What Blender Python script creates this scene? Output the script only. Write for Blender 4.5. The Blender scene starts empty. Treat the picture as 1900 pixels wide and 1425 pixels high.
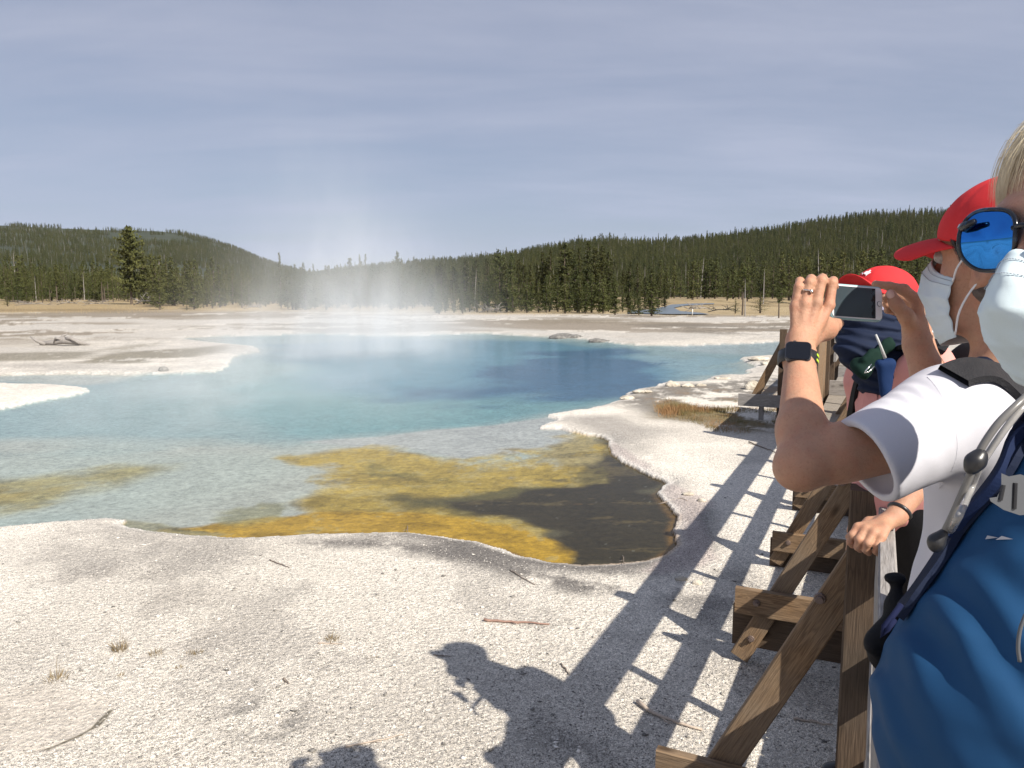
import bpy, bmesh, math, random
import numpy as np
from mathutils import Vector, Matrix, Quaternion
R = math.radians
random.seed(7); rng = np.random.default_rng(11)
S = bpy.context.scene; COL = S.collection

# ---------------------------------------------------------------- camera
F = 1430.0; PITCH = R(6.9); H = 2.0
cam = bpy.data.cameras.new('camera'); camo = bpy.data.objects.new('camera', cam); COL.objects.link(camo)
camo.location = (0, 0, H); camo.rotation_euler = (R(90) - PITCH, 0, 0)
cam.sensor_width = 36; cam.lens = 36 * F / 1900; cam.clip_start = .05; cam.clip_end = 30000
S.camera = camo
# ---------------------------------------------------------------- light
SUN_AZ, SUN_EL = 141.5, 41.5            # degrees clockwise from +Y, above the horizon
sun = bpy.data.lights.new('sun', 'SUN'); suno = bpy.data.objects.new('sun', sun); COL.objects.link(suno)
sd = Vector((math.sin(R(SUN_AZ)) * math.cos(R(SUN_EL)), math.cos(R(SUN_AZ)) * math.cos(R(SUN_EL)), math.sin(R(SUN_EL))))
suno.rotation_euler = sd.to_track_quat('Z', 'Y').to_euler(); suno.location = sd * 50
sun.energy = 4.8; sun.angle = R(.55); sun.color = (1, .93, .82)
S.view_settings.view_transform = 'Standard'; S.view_settings.look = 'None'
S.view_settings.exposure = .6; S.view_settings.gamma = 1

class NT:
    """small wrapper to write node trees in few lines"""
    def __init__(s, tree): s.t = tree; s.n = tree.nodes; s.n.clear()
    def node(s, ty, **kw):
        n = s.n.new(ty)
        for k, v in kw.items():
            if k.startswith('i_'):
                key = k[2:]
                n.inputs[int(key) if key.isdigit() else key.replace('_', ' ')].default_value = v
            else: setattr(n, k, v)
        return n
    def link(s, a, b): s.t.links.new(a, b)
    def set(s, sock, v):
        if isinstance(v, bpy.types.NodeSocket): s.link(v, sock)
        else: sock.default_value = v
    def noise(s, scale, detail=4, rough=.55, vec=None, dist=0):
        n = s.node('ShaderNodeTexNoise'); n.inputs['Scale'].default_value = scale
        n.inputs['Detail'].default_value = detail; n.inputs['Roughness'].default_value = rough
        n.inputs['Distortion'].default_value = dist
        if vec is not None: s.link(vec, n.inputs['Vector'])
        return n.outputs['Fac']
    def math(s, op, a, b=0.0, clamp=False):
        n = s.node('ShaderNodeMath', operation=op, use_clamp=clamp); s.set(n.inputs[0], a); s.set(n.inputs[1], b); return n.outputs[0]
    def ramp(s, fac, pts):
        n = s.node('ShaderNodeValToRGB'); el = n.color_ramp.elements
        while len(el) < len(pts): el.new(.5)
        for e, (p, c) in zip(el, pts): e.position = p; e.color = (*c, 1) if len(c) == 3 else c
        s.link(fac, n.inputs[0]); return n.outputs[0]
    def fr(s, fac, lo, hi, a=0.0, b=1.0):
        n = s.node('ShaderNodeMapRange'); s.link(fac, n.inputs[0])
        for i, v in zip((1, 2, 3, 4), (lo, hi, a, b)): n.inputs[i].default_value = v
        return n.outputs[0]
    def mix(s, fac, a, b, mode='MIX'):
        n = s.node('ShaderNodeMix', data_type='RGBA', blend_type=mode)
        s.set(n.inputs[0], fac)
        for i, v in ((6, a), (7, b)):
            if isinstance(v, tuple): v = (*v, 1) if len(v) == 3 else v
            s.set(n.inputs[i], v)
        return n.outputs[2]
    def obj(s): return s.node('ShaderNodeTexCoord').outputs['Object']
    def pos(s): return s.node('ShaderNodeNewGeometry').outputs['Position']
    def mapping(s, vec, scale=(1, 1, 1), rot=(0, 0, 0), loc=(0, 0, 0)):
        n = s.node('ShaderNodeMapping'); s.link(vec, n.inputs[0])
        n.inputs['Scale'].default_value = scale; n.inputs['Rotation'].default_value = rot; n.inputs['Location'].default_value = loc
        return n.outputs[0]
    def bump(s, h, strength=.5, dist=.01, normal=None):
        n = s.node('ShaderNodeBump'); n.inputs['Strength'].default_value = strength; n.inputs['Distance'].default_value = dist
        s.link(h, n.inputs['Height'])
        if normal is not None: s.link(normal, n.inputs['Normal'])
        return n.outputs[0]
    def bsdf(s, color, rough=.8, normal=None, **kw):
        n = s.node('ShaderNodeBsdfPrincipled')
        if isinstance(color, tuple): color = (*color, 1) if len(color) == 3 else color
        s.set(n.inputs['Base Color'], color); s.set(n.inputs['Roughness'], rough)
        if normal is not None: s.link(normal, n.inputs['Normal'])
        for k, v in kw.items(): s.set(n.inputs[k.replace('_', ' ')], v)
        return n.outputs[0]
    def out(s, surf=None, vol=None):
        n = s.node('ShaderNodeOutputMaterial')
        if surf is not None: s.link(surf, n.inputs[0])
        if vol is not None: s.link(vol, n.inputs[1])

def mat(name, fn):
    m = bpy.data.materials.new(name); m.use_nodes = True; fn(NT(m.node_tree)); return m
def plain(name, color, rough=.7, nscale=60, var=.15, bump=.0, bdist=.002, **kw):
    """a slightly uneven single-colour surface"""
    def fn(n):
        v = n.obj(); f = n.noise(nscale, 4, .6, v)
        c = n.mix(f, tuple(x * (1 - var) for x in color), tuple(min(1, x * (1 + var)) for x in color))
        nm = n.bump(f, bump, bdist) if bump else None
        n.out(n.bsdf(c, rough, nm, **kw))
    return mat(name, fn)

# ---------------------------------------------------------------- sky
w = bpy.data.worlds.new('World'); S.world = w; w.use_nodes = True
n = NT(w.node_tree)
sky = n.node('ShaderNodeTexSky', sky_type='NISHITA', sun_disc=False, sun_elevation=R(SUN_EL), sun_rotation=R(SUN_AZ), air_density=1.0, dust_density=1.2, ozone_density=1.5)
tc = n.node('ShaderNodeTexCoord').outputs['Generated']
sep = n.node('ShaderNodeSeparateXYZ'); n.link(tc, sep.inputs[0])
zz = n.math('MAXIMUM', sep.outputs[2], 0.0)
den = n.math('ADD', zz, .16)
cx = n.math('DIVIDE', sep.outputs[0], den); cy = n.math('DIVIDE', sep.outputs[1], den)
cmb = n.node('ShaderNodeCombineXYZ'); n.link(cx, cmb.inputs[0]); n.link(cy, cmb.inputs[1])
v1 = n.mapping(cmb.outputs[0], (.55, 1.5, 1), (0, 0, R(14)), (3.1, 1.7, 0))
f1 = n.noise(1.0, 5, .5, v1, .5)
v2 = n.mapping(cmb.outputs[0], (.8, 2.2, 1), (0, 0, R(-8)), (7.4, 2.2, 0))
f2 = n.noise(1.6, 7, .58, v2, .25)
fs = n.math('ADD', n.math('MULTIPLY', f1, .65), n.math('MULTIPLY', f2, .35))
veil = n.fr(fs, .36, .66, .72, .98)                      # how much thin overcast hides the blue
vc = n.mix(n.fr(fs, .38, .62), (3.05, 3.45, 4.8), (4.25, 4.6, 5.9))   # the overcast's own radiance, same units as the sky texture
vc = n.mix(n.fr(zz, .0, .32), n.mix(.6, vc, (4.4, 5.2, 7.1)), vc)
vc = n.mix(n.fr(zz, .12, .5), vc, n.mix(.5, vc, (3.2, 3.7, 5.0)))
skc = n.mix(veil, sky.outputs[0], vc)
bg = n.node('ShaderNodeBackground'); n.link(skc, bg.inputs[0]); bg.inputs[1].default_value = .0685
wo = n.node('ShaderNodeOutputWorld'); n.link(bg.outputs[0], wo.inputs[0])

# ---------------------------------------------------------------- helpers
cp, sp_ = math.cos(PITCH), math.sin(PITCH)
def ray(px, py):
    x = (px - 950) / F; d = (py - 712.5) / F
    return np.array((x, cp - d * sp_, -sp_ - d * cp))
def G(px, py, z=0.0):
    """point of the level plane z that the photograph shows at that place"""
    r = ray(px, py); t = (z - H) / r[2]; return (r[0] * t, r[1] * t)
def at(px, py, depth):
    r = ray(px, py) * depth; return Vector((r[0], r[1], r[2] + H))
def gp(px, dist, z=0.0):
    """point at ground distance dist seen in column px near the horizon"""
    x = (px - 950) / F * cp; k = dist / math.hypot(x, 1.0); return Vector((x * k, k, z))
def tag(o, label=None, cat=None, group=None, kind=None):
    for k, v in (('label', label), ('category', cat), ('group', group), ('kind', kind)):
        if v: o[k] = v
    return o
def link(name, me, m=None, parent=None, smooth=None):
    o = bpy.data.objects.new(name, me); COL.objects.link(o)
    if m:
        for q in (m if isinstance(m, (list, tuple)) else [m]): me.materials.append(q)
    if parent: o.parent = parent
    if smooth is not None: me.polygons.foreach_set('use_smooth', [smooth] * len(me.polygons))
    return o
def empty(name, loc=(0, 0, 0), rz=0):
    o = bpy.data.objects.new(name, None); COL.objects.link(o); o.location = loc; o.rotation_euler = (0, 0, rz)
    o.empty_display_size = .2; return o
def mesh_from(verts, faces, name='mesh'):
    me = bpy.data.meshes.new(name); me.from_pydata([tuple(v) for v in verts], [], faces); me.update(); return me
def mesh_np(v, f, name='mesh'):
    """v (n,3), f (m,k) arrays"""
    me = bpy.data.meshes.new(name); k = f.shape[1]
    me.vertices.add(len(v)); me.vertices.foreach_set('co', v.astype(np.float32).ravel())
    me.loops.add(f.size); me.loops.foreach_set('vertex_index', f.astype(np.int32).ravel())
    me.polygons.add(len(f)); me.polygons.foreach_set('loop_start', np.arange(0, f.size, k, dtype=np.int32))
    me.polygons.foreach_set('loop_total', np.full(len(f), k, dtype=np.int32))
    me.update(calc_edges=True); return me
class MB:
    """collects simple shapes into one mesh"""
    def __init__(s): s.v = []; s.f = []
    def add(s, vs, fs):
        b = len(s.v); s.v += [tuple(v) for v in vs]; s.f += [tuple(i + b for i in f) for f in fs]; return s
    def beam(s, a, b, w, h, up=(0, 0, 1), jit=0, bev=0.0):
        """a board from a to b, w wide across, h high along up, with eased edges"""
        a, b = Vector(a), Vector(b); d = (b - a).normalized(); u = Vector(up); r = d.cross(u).normalized(); u = r.cross(d)
        if bev:
            pr = [(w/2-bev, -h/2), (w/2, -h/2+bev), (w/2, h/2-bev), (w/2-bev, h/2), (-w/2+bev, h/2), (-w/2, h/2-bev), (-w/2, -h/2+bev), (-w/2+bev, -h/2)]
        else: pr = [(w/2, -h/2), (w/2, h/2), (-w/2, h/2), (-w/2, -h/2)]
        k = len(pr); L = (b - a).length; ns = max(1, int(L / .5)) if jit else 1
        vs = []
        for i in range(ns + 1):
            c = a + (b - a) * i / ns; jx = random.uniform(-jit, jit); jy = random.uniform(-jit, jit)
            vs += [c + r * (x + jx) + u * (y + jy) for x, y in pr]
        fs = [tuple(range(k - 1, -1, -1)), tuple(range(ns * k, ns * k + k))]
        for i in range(ns):
            for j in range(k): fs.append((i*k+j, i*k+(j+1) % k, (i+1)*k+(j+1) % k, (i+1)*k+j))
        return s.add(vs, fs)
    def tube(s, pts, rad, seg=8, caps=True):
        pts = [Vector(p) for p in pts]; n = len(pts)
        if not hasattr(rad, '__len__'): rad = [rad] * n
        vs = []; prev = None
        for i, p in enumerate(pts):
            d = (pts[min(i + 1, n - 1)] - pts[max(i - 1, 0)]).normalized()
            if prev is None:
                ref = Vector((0, 0, 1)) if abs(d.z) < .9 else Vector((1, 0, 0)); x = d.cross(ref).normalized()
            else: x = (prev - d * prev.dot(d)).normalized()
            prev = x; y = d.cross(x)
            for j in range(seg):
                t = 2 * math.pi * j / seg; vs.append(p + (x * math.cos(t) + y * math.sin(t)) * rad[i])
        fs = []
        for i in range(n - 1):
            for j in range(seg): fs.append((i*seg+j, i*seg+(j+1) % seg, (i+1)*seg+(j+1) % seg, (i+1)*seg+j))
        if caps: fs.append(tuple(range(seg - 1, -1, -1))); fs.append(tuple(range((n-1)*seg, n*seg)))
        return s.add(vs, fs)
    def build(s, name, m, parent=None, smooth=False):
        return link(name, mesh_from(s.v, s.f, name), m, parent, smooth)
def bez(pts, n=24):
    """Catmull-Rom through points"""
    P = [Vector(p) for p in pts]; P = [P[0] * 2 - P[1]] + P + [P[-1] * 2 - P[-2]]; out = []
    m = len(P) - 3
    for i in range(m):
        k = max(2, n // m)
        for j in range(k):
            t = j / k; a, b, c, d = P[i:i+4]
            out.append(.5 * ((2*b) + (c-a)*t + (2*a-5*b+4*c-d)*t*t + (3*b-a-3*c+d)*t**3))
    out.append(P[-2]); return out

def hash2(ix, iy, seed):
    h = (ix.astype(np.int64) * 374761393 + iy.astype(np.int64) * 668265263 + seed * 1442695041) & 0xffffffff
    h = ((h ^ (h >> 13)) * 1274126177) & 0xffffffff
    return ((h ^ (h >> 16)) & 0xffff) / 65535.0
def vnoise(x, y, seed=0):
    ix = np.floor(x); iy = np.floor(y); fx = x - ix; fy = y - iy
    fx = fx*fx*(3-2*fx); fy = fy*fy*(3-2*fy); ix = ix.astype(np.int64); iy = iy.astype(np.int64)
    a = hash2(ix, iy, seed); b = hash2(ix+1, iy, seed); c = hash2(ix, iy+1, seed); d = hash2(ix+1, iy+1, seed)
    return (a*(1-fx)+b*fx)*(1-fy) + (c*(1-fx)+d*fx)*fy
def fbm(x, y, wl, octv=4, seed=0, gain=.5):
    s = 0; a = 1; t = 0
    for k in range(octv):
        s = s + a * vnoise(x/wl + 17.3*k, y/wl - 9.1*k, seed + k); t += a; a *= gain; wl *= .5
    return s / t
def sstep(x, a, b):
    t = np.clip((x - a) / (b - a), 0, 1); return t*t*(3-2*t)
def sdf_poly(X, Y, poly):
    """signed distance, negative inside"""
    P = np.array(poly, float); d = np.full(X.shape, 1e9); ins = np.zeros(X.shape, bool)
    for i in range(len(P)):
        a = P[i]; b = P[(i+1) % len(P)]; ex, ey = b - a; wx = X - a[0]; wy = Y - a[1]
        t = np.clip((wx*ex + wy*ey) / (ex*ex + ey*ey + 1e-12), 0, 1)
        d = np.minimum(d, (wx - ex*t)**2 + (wy - ey*t)**2)
        c = ((a[1] > Y) != (b[1] > Y)) & (X < (b[0]-a[0]) * (Y - a[1]) / (b[1] - a[1] + 1e-12) + a[0]); ins ^= c
    d = np.sqrt(d); return np.where(ins, -d, d)
def zone(pts, z=0.0): return [G(x, y, z) for x, y in pts]
# ================================================================ GROUND, POOL
WL = -.06      # water level
POOL_PX = [(-300,985),(0,981),(60,975),(130,969),(190,967),(232,970),(219,978),(240,985),(300,993),(360,1000),(420,1004),(500,1003),(560,998),(620,997),(700,996),(760,995),(820,1001),
 (880,1009),(920,1022),(970,1040),(1020,1050),(1080,1056),(1150,1052),(1200,1045),(1235,1035),(1255,1017),(1251,986),(1258,962),(1235,939),(1217,918),(1241,901),(1224,891),(1190,876),
 (1157,859),(1136,845),(1127,821),(1110,813),(1064,803),(1040,795),(1001,797),(1035,779),(1013,772),(1060,765),(1100,758),(1130,751),(1150,742),(1162,732),(1181,724),(1222,720),(1236,711),
 (1287,711),(1307,708),(1323,699),(1360,698),(1391,694),(1382,690),(1402,680),(1377,667),(1393,663),(1440,661),(1500,652),(1560,648),(1560,634),(1500,632),(1450,634),(1380,638),(1330,640),(1250,643),
 (1190,642),(1150,640),(1120,635),(1080,630),(1040,626),(960,622),(900,620),(860,620),(800,622),(700,624),(600,621),(540,621),(500,624),(440,624),(400,624),(330,628),
 (368,631),(392,634),(416,637),(440,640),(468,643),(481,653),(455,656),(435,661),(420,668),(414,684),(387,692),(330,694),(258,695),(147,694),(60,695),(0,697),(-300,699),(-300,709),
 (0,711),(90,715),(130,718),(151,723),(135,734),(100,740),(70,745),(0,761),(-120,778),(-300,800)]
POOL = zone(POOL_PX, WL)

def ring_grid():
    th = np.concatenate([np.linspace(R(80), R(40), 12), np.linspace(R(39.8), R(.34), 640), np.geomspace(R(.33), R(.012), 26)])
    r = H / np.tan(th)
    az = np.concatenate([np.arange(-44, 42, .1), np.linspace(42, 316 - 6, 46)])
    return r, np.radians(az)
gr, ga = ring_grid()
RR, AA = np.meshgrid(gr, ga, indexing='ij')
X = RR * np.sin(AA); Y = RR * np.cos(AA)
front = Y > 0
# fine wobble of the shore line
wob = (fbm(X, Y, .16, 3, 6) - .5) * .06 + (fbm(X, Y, .5, 3, 5) - .5) * .12 + (fbm(X, Y, 4, 3, 9) - .5) * np.clip(RR, 3, 40) * .012
sdp = sdf_poly(X, Y, POOL) + wob * np.clip(RR / 6, .25, 3) * .6
inside = sdp < 0

# ---- heights
Z = (fbm(X, Y, 3.0, 4, 21) - .5) * .05 * np.clip(RR / 5, .3, 1) + (fbm(X, Y, .35, 3, 22) - .5) * .012
Z += .012
lip = np.exp(-(np.clip(sdp, 0, 9) / (.05 + .006 * RR))**2) * (.010 + .0002 * RR)
Z = np.where(sdp > 0, np.maximum(Z, -.02) + lip, Z)
shore = sstep(sdp, -.02 - .003*RR, .03 + .004*RR)
bank = sstep(sdp, 0, .12 + .012 * RR)
Z = np.where(sdp > 0, WL + .002 + (Z - WL) * (.35 + .65 * bank), Z)
depth = .008 + .05 * sstep(-sdp, 0, 1.2) + .06 * sstep(-sdp, 1.5, 4)
Z = np.where(sdp <= 0, WL - depth * sstep(-sdp, -.01, .06 + .004*RR), Z)
# distant gentle rise to hold the grassy flats
Z += sstep(RR, 60, 400) * .25 * (fbm(X, Y, 60, 3, 3))
_c = gp(1720, 165); Z -= 2.6 * np.exp(-(((X - _c.x)**2 + (Y - _c.y)**2) / 34**2)**2)

# ---- colours (albedo)
def C(*c): return np.array(c)
white = C(.80, .745, .665); offw = C(.63, .585, .525); grey = C(.29, .27, .25); dgrey = C(.145, .135, .13); beige = C(.50, .45, .37)
brown = C(.23, .19, .14); tan = C(.47, .36, .20); olive = C(.17, .16, .10)
def mixc(a, b, m): return a * (1 - m[..., None]) + b * m[..., None]
n1 = fbm(X, Y, 1.6, 5, 31); n2 = fbm(X, Y, .5, 5, 41); n3 = fbm(X, Y, 9, 5, 51); n4 = fbm(X, Y, .16, 3, 61); nA = fbm(X, Y, 1.4, 8, 33, .72); nB = fbm(X*.7, Y, 4.5, 9, 35, .72); n5 = fbm(X, Y, 28, 5, 71)
col = np.broadcast_to(white, X.shape + (3,)).copy()
col = mixc(col, offw, sstep(n1, .42, .66) * .8)
col = mixc(col, beige, sstep(n3, .5, .7) * .3)
col = mixc(col, grey, sstep(nA, .56, .64) * .35 * sstep(-RR, -14, -4))
def blob(pts, soft, color, amt=1.0, nz=None, lo=.35, hi=.6, wobble=.5, z=0.0, only=None):
    """paint a ground patch whose outline was read off the photograph"""
    global col
    P = np.array(zone(pts, z)); c = P.mean(0); rad = np.hypot(*(P - c).T).max() + soft * 3
    m = (np.hypot(X - c[0], Y - c[1]) < rad)
    idx = np.where(m); x = X[idx]; y = Y[idx]
    d = sdf_poly(x, y, P) + (fbm(x, y, soft * 3.0 + .05, 4, len(pts) * 7 + int(pts[0][0])) - .5) * soft * 4 * wobble
    k = sstep(-d, -soft, soft) * amt
    if nz is not None: k = k * sstep(nz[idx], lo, hi)
    if only is not None: k = k * only[idx]
    col[idx] = col[idx] * (1 - k[:, None]) + np.asarray(color) * k[:, None]
land = (sdp > 0).astype(float); wet = (sdp <= 0).astype(float)
st = fbm(X * .45, Y * 1.1, 5.5, 9, 81, .7)
col = mixc(col, C(.31,.26,.2), land * sstep(RR, 30, 42) * sstep(st, .49, .53) * .85)
col = mixc(col, C(.64,.60,.545), land * sstep(RR, 22, 34) * sstep(-st, -.48, -.44) * .9)
# near shore dark rim band (lichen-grey crust) right of the middle
k = np.exp(-((sdp - .16) / .17)**2) * land * sstep(RR, 0, 1) * sstep(-RR, -9, -6.5)
px_like = X / np.maximum(Y, .1)
k2 = k * sstep(px_like, -.32, -.05) * .85
col = mixc(col, dgrey, k2 * sstep(n2 + .12, .38, .56))
blob([(560,1000),(700,1000),(860,1012),(1000,1056),(1130,1066),(1210,1066),(1200,1110),(1060,1108),(950,1075),(820,1040),(700,1022),(560,1016)], .16, dgrey, .85, nA, .43, .54, only=land)
blob([(0,985),(180,978),(230,985),(560,1008),(540,1040),(300,1075),(60,1090),(-80,1060)], .3, grey, .35, nA, .47, .56, only=land)
blob([(-60,1085),(260,1060),(430,1100),(400,1200),(180,1215),(-60,1190)], .4, C(.30,.27,.24), .35, nA, .49, .56)
blob([(1042,796),(1130,812),(1150,850),(1200,875),(1290,905),(1340,930),(1300,935),(1240,905),(1170,880),(1120,835),(1060,815)], .1, dgrey, .92, nA, .40, .5, only=land)
blob([(1060,775),(1150,775),(1230,800),(1200,850),(1110,820)], .35, grey, .7, nA, .38, .49, only=land)
blob([(1130,812),(1260,905),(1330,935),(1300,955),(1330,1040),(1240,1070),(1180,1062),(1260,1020),(1262,960),(1225,920),(1230,895),(1140,852)], .05, C(.52,.45,.42), .8, only=land)
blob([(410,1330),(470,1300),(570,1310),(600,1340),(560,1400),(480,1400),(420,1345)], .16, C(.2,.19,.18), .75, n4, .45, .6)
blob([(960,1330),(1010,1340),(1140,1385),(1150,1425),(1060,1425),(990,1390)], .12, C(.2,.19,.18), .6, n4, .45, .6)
blob([(1190,1060),(1300,1080),(1400,1050),(1420,1110),(1300,1150),(1200,1120)], .2, grey, .85, nA, .40, .52, only=land)
# pale smooth slab at bottom left
blob([(-40,1290),(60,1270),(150,1278),(205,1300),(190,1350),(130,1392),(50,1405),(-60,1400)], .04, C(.76,.69,.60), .9, wobble=.6)
# crack under it
slab_edge = zone([(205,1322),(180,1350),(150,1368),(118,1382),(90,1394),(50,1402)])
for i in range(len(slab_edge) - 1):
    a = np.array(slab_edge[i]); b = np.array(slab_edge[i+1])
    t = np.clip(((X-a[0])*(b[0]-a[0]) + (Y-a[1])*(b[1]-a[1])) / ((b-a)@(b-a)), 0, 1)
    dd = np.hypot(X - a[0] - t*(b[0]-a[0]), Y - a[1] - t*(b[1]-a[1])) + (n4 - .5) * .03
    col = mixc(col, C(.13, .11, .07), np.exp(-(dd / .009)**2) * sstep(n2, .38, .5) * .9)
# right bank behind the dark inlet: weedy crust
blob([(1150,752),(1170,725),(1240,712),(1300,712),(1330,702),(1560,700),(1560,800),(1400,800),(1300,790),(1200,780)], .4, C(.20,.185,.165), .9, nA, .38, .48, only=land)
blob([(1180,740),(1300,722),(1450,712),(1560,715),(1560,760),(1300,765)], .5, C(.30,.20,.12), .6, nA, .49, .55, only=land)
blob([(1222,745),(1300,748),(1420,742),(1440,800),(1370,806),(1330,790),(1230,778)], .35, C(.22,.17,.08), .8, nA, .38, .49, only=land)
# peninsula crust
blob([(150,668),(230,655),(330,648),(420,640),(440,648),(370,662),(310,672),(230,676),(160,674)], .5, C(.26,.23,.17), .95, nA, .36, .46, only=land)
blob([(-200,660),(60,655),(180,652),(160,668),(20,672),(-200,676)], .5, C(.26,.235,.18), .8, nB, .38, .49, only=land)
blob([(0,676),(140,674),(240,680),(330,684),(300,692),(100,690),(-60,690)], .5, C(.45,.42,.38), .6, nA, .42, .52, only=land)
blob([(180,650),(250,640),(330,632),(300,640),(220,654)], .4, C(.30,.27,.2), .6, nA, .42, .52, only=land)
# streaked flats behind the pool
far = sstep(RR, 34, 46)
blob([(1160,603),(1260,600),(1380,604),(1480,600),(1480,620),(1350,622),(1240,618),(1180,612)], 1.5, C(.25,.22,.18), .85, nB, .38, .48, only=land)
blob([(930,592),(1040,588),(1160,592),(1250,600),(1100,603),(960,600)], 2, C(.30,.255,.19), .7, nB, .38, .49, only=land)
blob([(850,606),(980,612),(1120,622),(1180,634),(1120,630),(1000,618),(860,610)], 1, C(.68,.65,.6), .9, only=land)
for (x0, x1, yy, dh) in ((-80, 170, 588, 4), (20, 260, 601, 2.5), (250, 520, 589, 5), (120, 300, 578, 3), (-60, 60, 622, 3), (60, 330, 628, 2), (280, 500, 578, 3), (300, 420, 606, 2)):
    blob([(x0, yy-dh*.4), ((x0+x1)/2, yy-dh), (x1, yy-dh*.2), (x1-10, yy+dh*.4), ((x0+x1)/2, yy+dh), (x0, yy+dh*.6)], 1.6, C(.30,.25,.18), .75, nB, .36, .47, only=land)
blob([(-100,560),(130,562),(210,572),(130,580),(-100,586)], 4, C(.27,.22,.15), .8, nB, .38, .48, only=land)
gsd = 62 + 14 * (fbm(X, Y, 22, 4, 91) - .5)
leftness = sstep(-px_like, -.1, .35)
grassm = sstep(RR, gsd + 0, gsd + 8) * (1 - leftness) + leftness * sstep(RR, gsd + 12, gsd + 26)
gcol = mixc(np.broadcast_to(tan, X.shape + (3,)), C(.30,.22,.12), sstep(n3, .45, .7) * .7)
gcol = mixc(gcol, C(.58,.46,.28), sstep(n5, .5, .7) * .6)
col = mixc(col, gcol, grassm * .95)
col = mixc(col, C(.36,.27,.17), sstep(RR, 180, 260) * .6)

# ---- pool bed
bed = np.broadcast_to(C(.66,.63,.55), X.shape + (3,)).copy()
sav = col; col = bed
BZ = WL - .05
g5 = fbm(X, Y, 1.1, 5, 101); g6 = fbm(X, Y, .3, 4, 111); g7 = fbm(X, Y, 2.6, 5, 121)
col = mixc(col, C(.56,.64,.60), sstep(g7, .4, .65) * .6)
# greater turquoise body
blob([(-300,705),(0,712),(160,716),(280,697),(400,694),(430,668),(490,650),(420,636),(420,626),(560,622),(900,622),(1060,630),(1180,645),(1440,640),(1440,655),(1390,664),(1360,690),(1160,728),(1140,742),(1050,766),(980,782),(860,795),(740,805),(600,812),(380,808),(0,812),(-300,820)], .55, C(.37,.49,.49), .95, z=BZ)
blob([(560,680),(760,700),(1000,735),(1140,740),(1100,755),(1000,772),(860,790),(740,800),(560,800),(420,770),(430,720)], .5, C(.23,.43,.445), .9, z=BZ)
blob([(500,640),(700,628),(920,628),(1060,636),(1150,648),(1200,668),(1250,690),(1262,702),(1180,722),(1150,735),(1060,738),(960,741),(860,744),(740,741),(640,728),(560,700)], 1.0, C(.15,.34,.45), .95, z=BZ)
blob([(930,672),(1010,652),(1120,648),(1185,662),(1215,680),(1262,694),(1278,702),(1230,708),(1180,718),(1150,734),(1060,738),(960,741),(860,743),(760,737),(720,716),(800,712),(900,706)], .75, C(.075,.18,.30), .95, z=BZ, wobble=1.5)
blob([(1180,655),(1300,660),(1390,668),(1350,692),(1290,696),(1250,686),(1200,668)], .3, C(.38,.53,.57), .85, z=BZ, nz=nA, lo=.42, hi=.5)
blob([(1240,641),(1500,634),(1500,650),(1400,660),(1330,656),(1200,648)], .8, C(.56,.60,.60), .9, z=BZ)
# pale shelf
blob([(720,806),(800,797),(900,790),(1000,781),(1060,772),(1120,764),(1060,800),(1110,815),(1040,830),(960,840),(850,850),(760,830),(640,822),(560,812)], .08, C(.66,.62,.58), .95, z=BZ, wobble=.4)
blob([(-300,880),(-100,862),(0,850),(200,838),(400,832),(560,838),(520,880),(400,925),(300,950),(220,962),(130,962),(0,975),(-300,990)], .5, C(.66,.66,.58), .8, z=BZ)
# far left mats
blob([(-300,900),(-80,890),(60,885),(180,865),(300,850),(250,885),(160,915),(60,945),(-40,965),(-300,975)], .32, C(.62,.49,.20), .9, g5, .26, .60, z=BZ)
blob([(-200,908),(0,905),(100,905),(40,925),(-60,940),(-300,950)], .2, C(.60,.42,.12), .7, g6, .4, .6, z=BZ)
# yellow mats
blob([(700,940),(830,915),(1010,895),(1090,850),(1115,812),(1150,820),(1260,900),(1290,960),(1290,1060),(1050,1075),(960,1050),(900,1015),(760,990)], .15, C(.15,.115,.055), .97, z=BZ)
blob([(540,842),(610,832),(680,822),(740,830),(800,838),(850,862),(900,850),(960,832),(1040,842),(1060,806),(1110,815),(1130,850),(1150,872),(1110,900),(1010,915),(930,925),(860,928),(780,935),(700,940),(600,945),(560,930),(600,900),(580,868)], .16, C(.72,.47,.085), .97, z=BZ, wobble=1.2, nz=nA+.2, lo=.42, hi=.62)
blob([(590,862),(700,846),(800,866),(900,876),(1000,870),(1110,880),(1060,905),(930,915),(820,912),(700,915),(600,900)], .22, C(.36,.275,.07), .75, z=BZ, wobble=1.2, nz=nA, lo=.44, hi=.62)
blob([(560,925),(700,922),(830,935),(900,945),(1000,985),(980,1005),(860,985),(760,968),(600,958)], .12, C(.70,.46,.09), .95, z=BZ, nz=nA+.2, lo=.42, hi=.6)
# olive to brown-black mats
blob([(700,925),(800,908),(900,906),(1010,900),(1080,880),(1150,860),(1140,890),(1000,930),(880,945),(760,940)], .22, C(.18,.14,.05), .92, z=BZ, wobble=1.3, nz=nA+.06, lo=.45, hi=.58)
blob([(830,930),(930,920),(1010,905),(1100,890),(1110,850),(1115,820),(1130,818),(1145,850),(1200,880),(1235,893),(1215,918),(1240,940),(1262,985),(1262,1020),(1200,1050),(1080,1058),(1050,1045),(1045,1010),(1010,985),(930,960),(850,945)], .12, C(.072,.050,.022), .97, z=BZ, wobble=1.2)
blob([(1080,905),(1160,900),(1220,905),(1190,930),(1110,945),(1050,935)], .08, C(.30,.16,.045), .8, z=BZ, nz=nA, lo=.53, hi=.58)
blob([(1020,830),(1090,812),(1110,830),(1115,870),(1060,870),(1010,850)], .1, C(.60,.45,.2), .85, z=BZ, nz=g6+.1, lo=.4, hi=.55)
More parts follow.
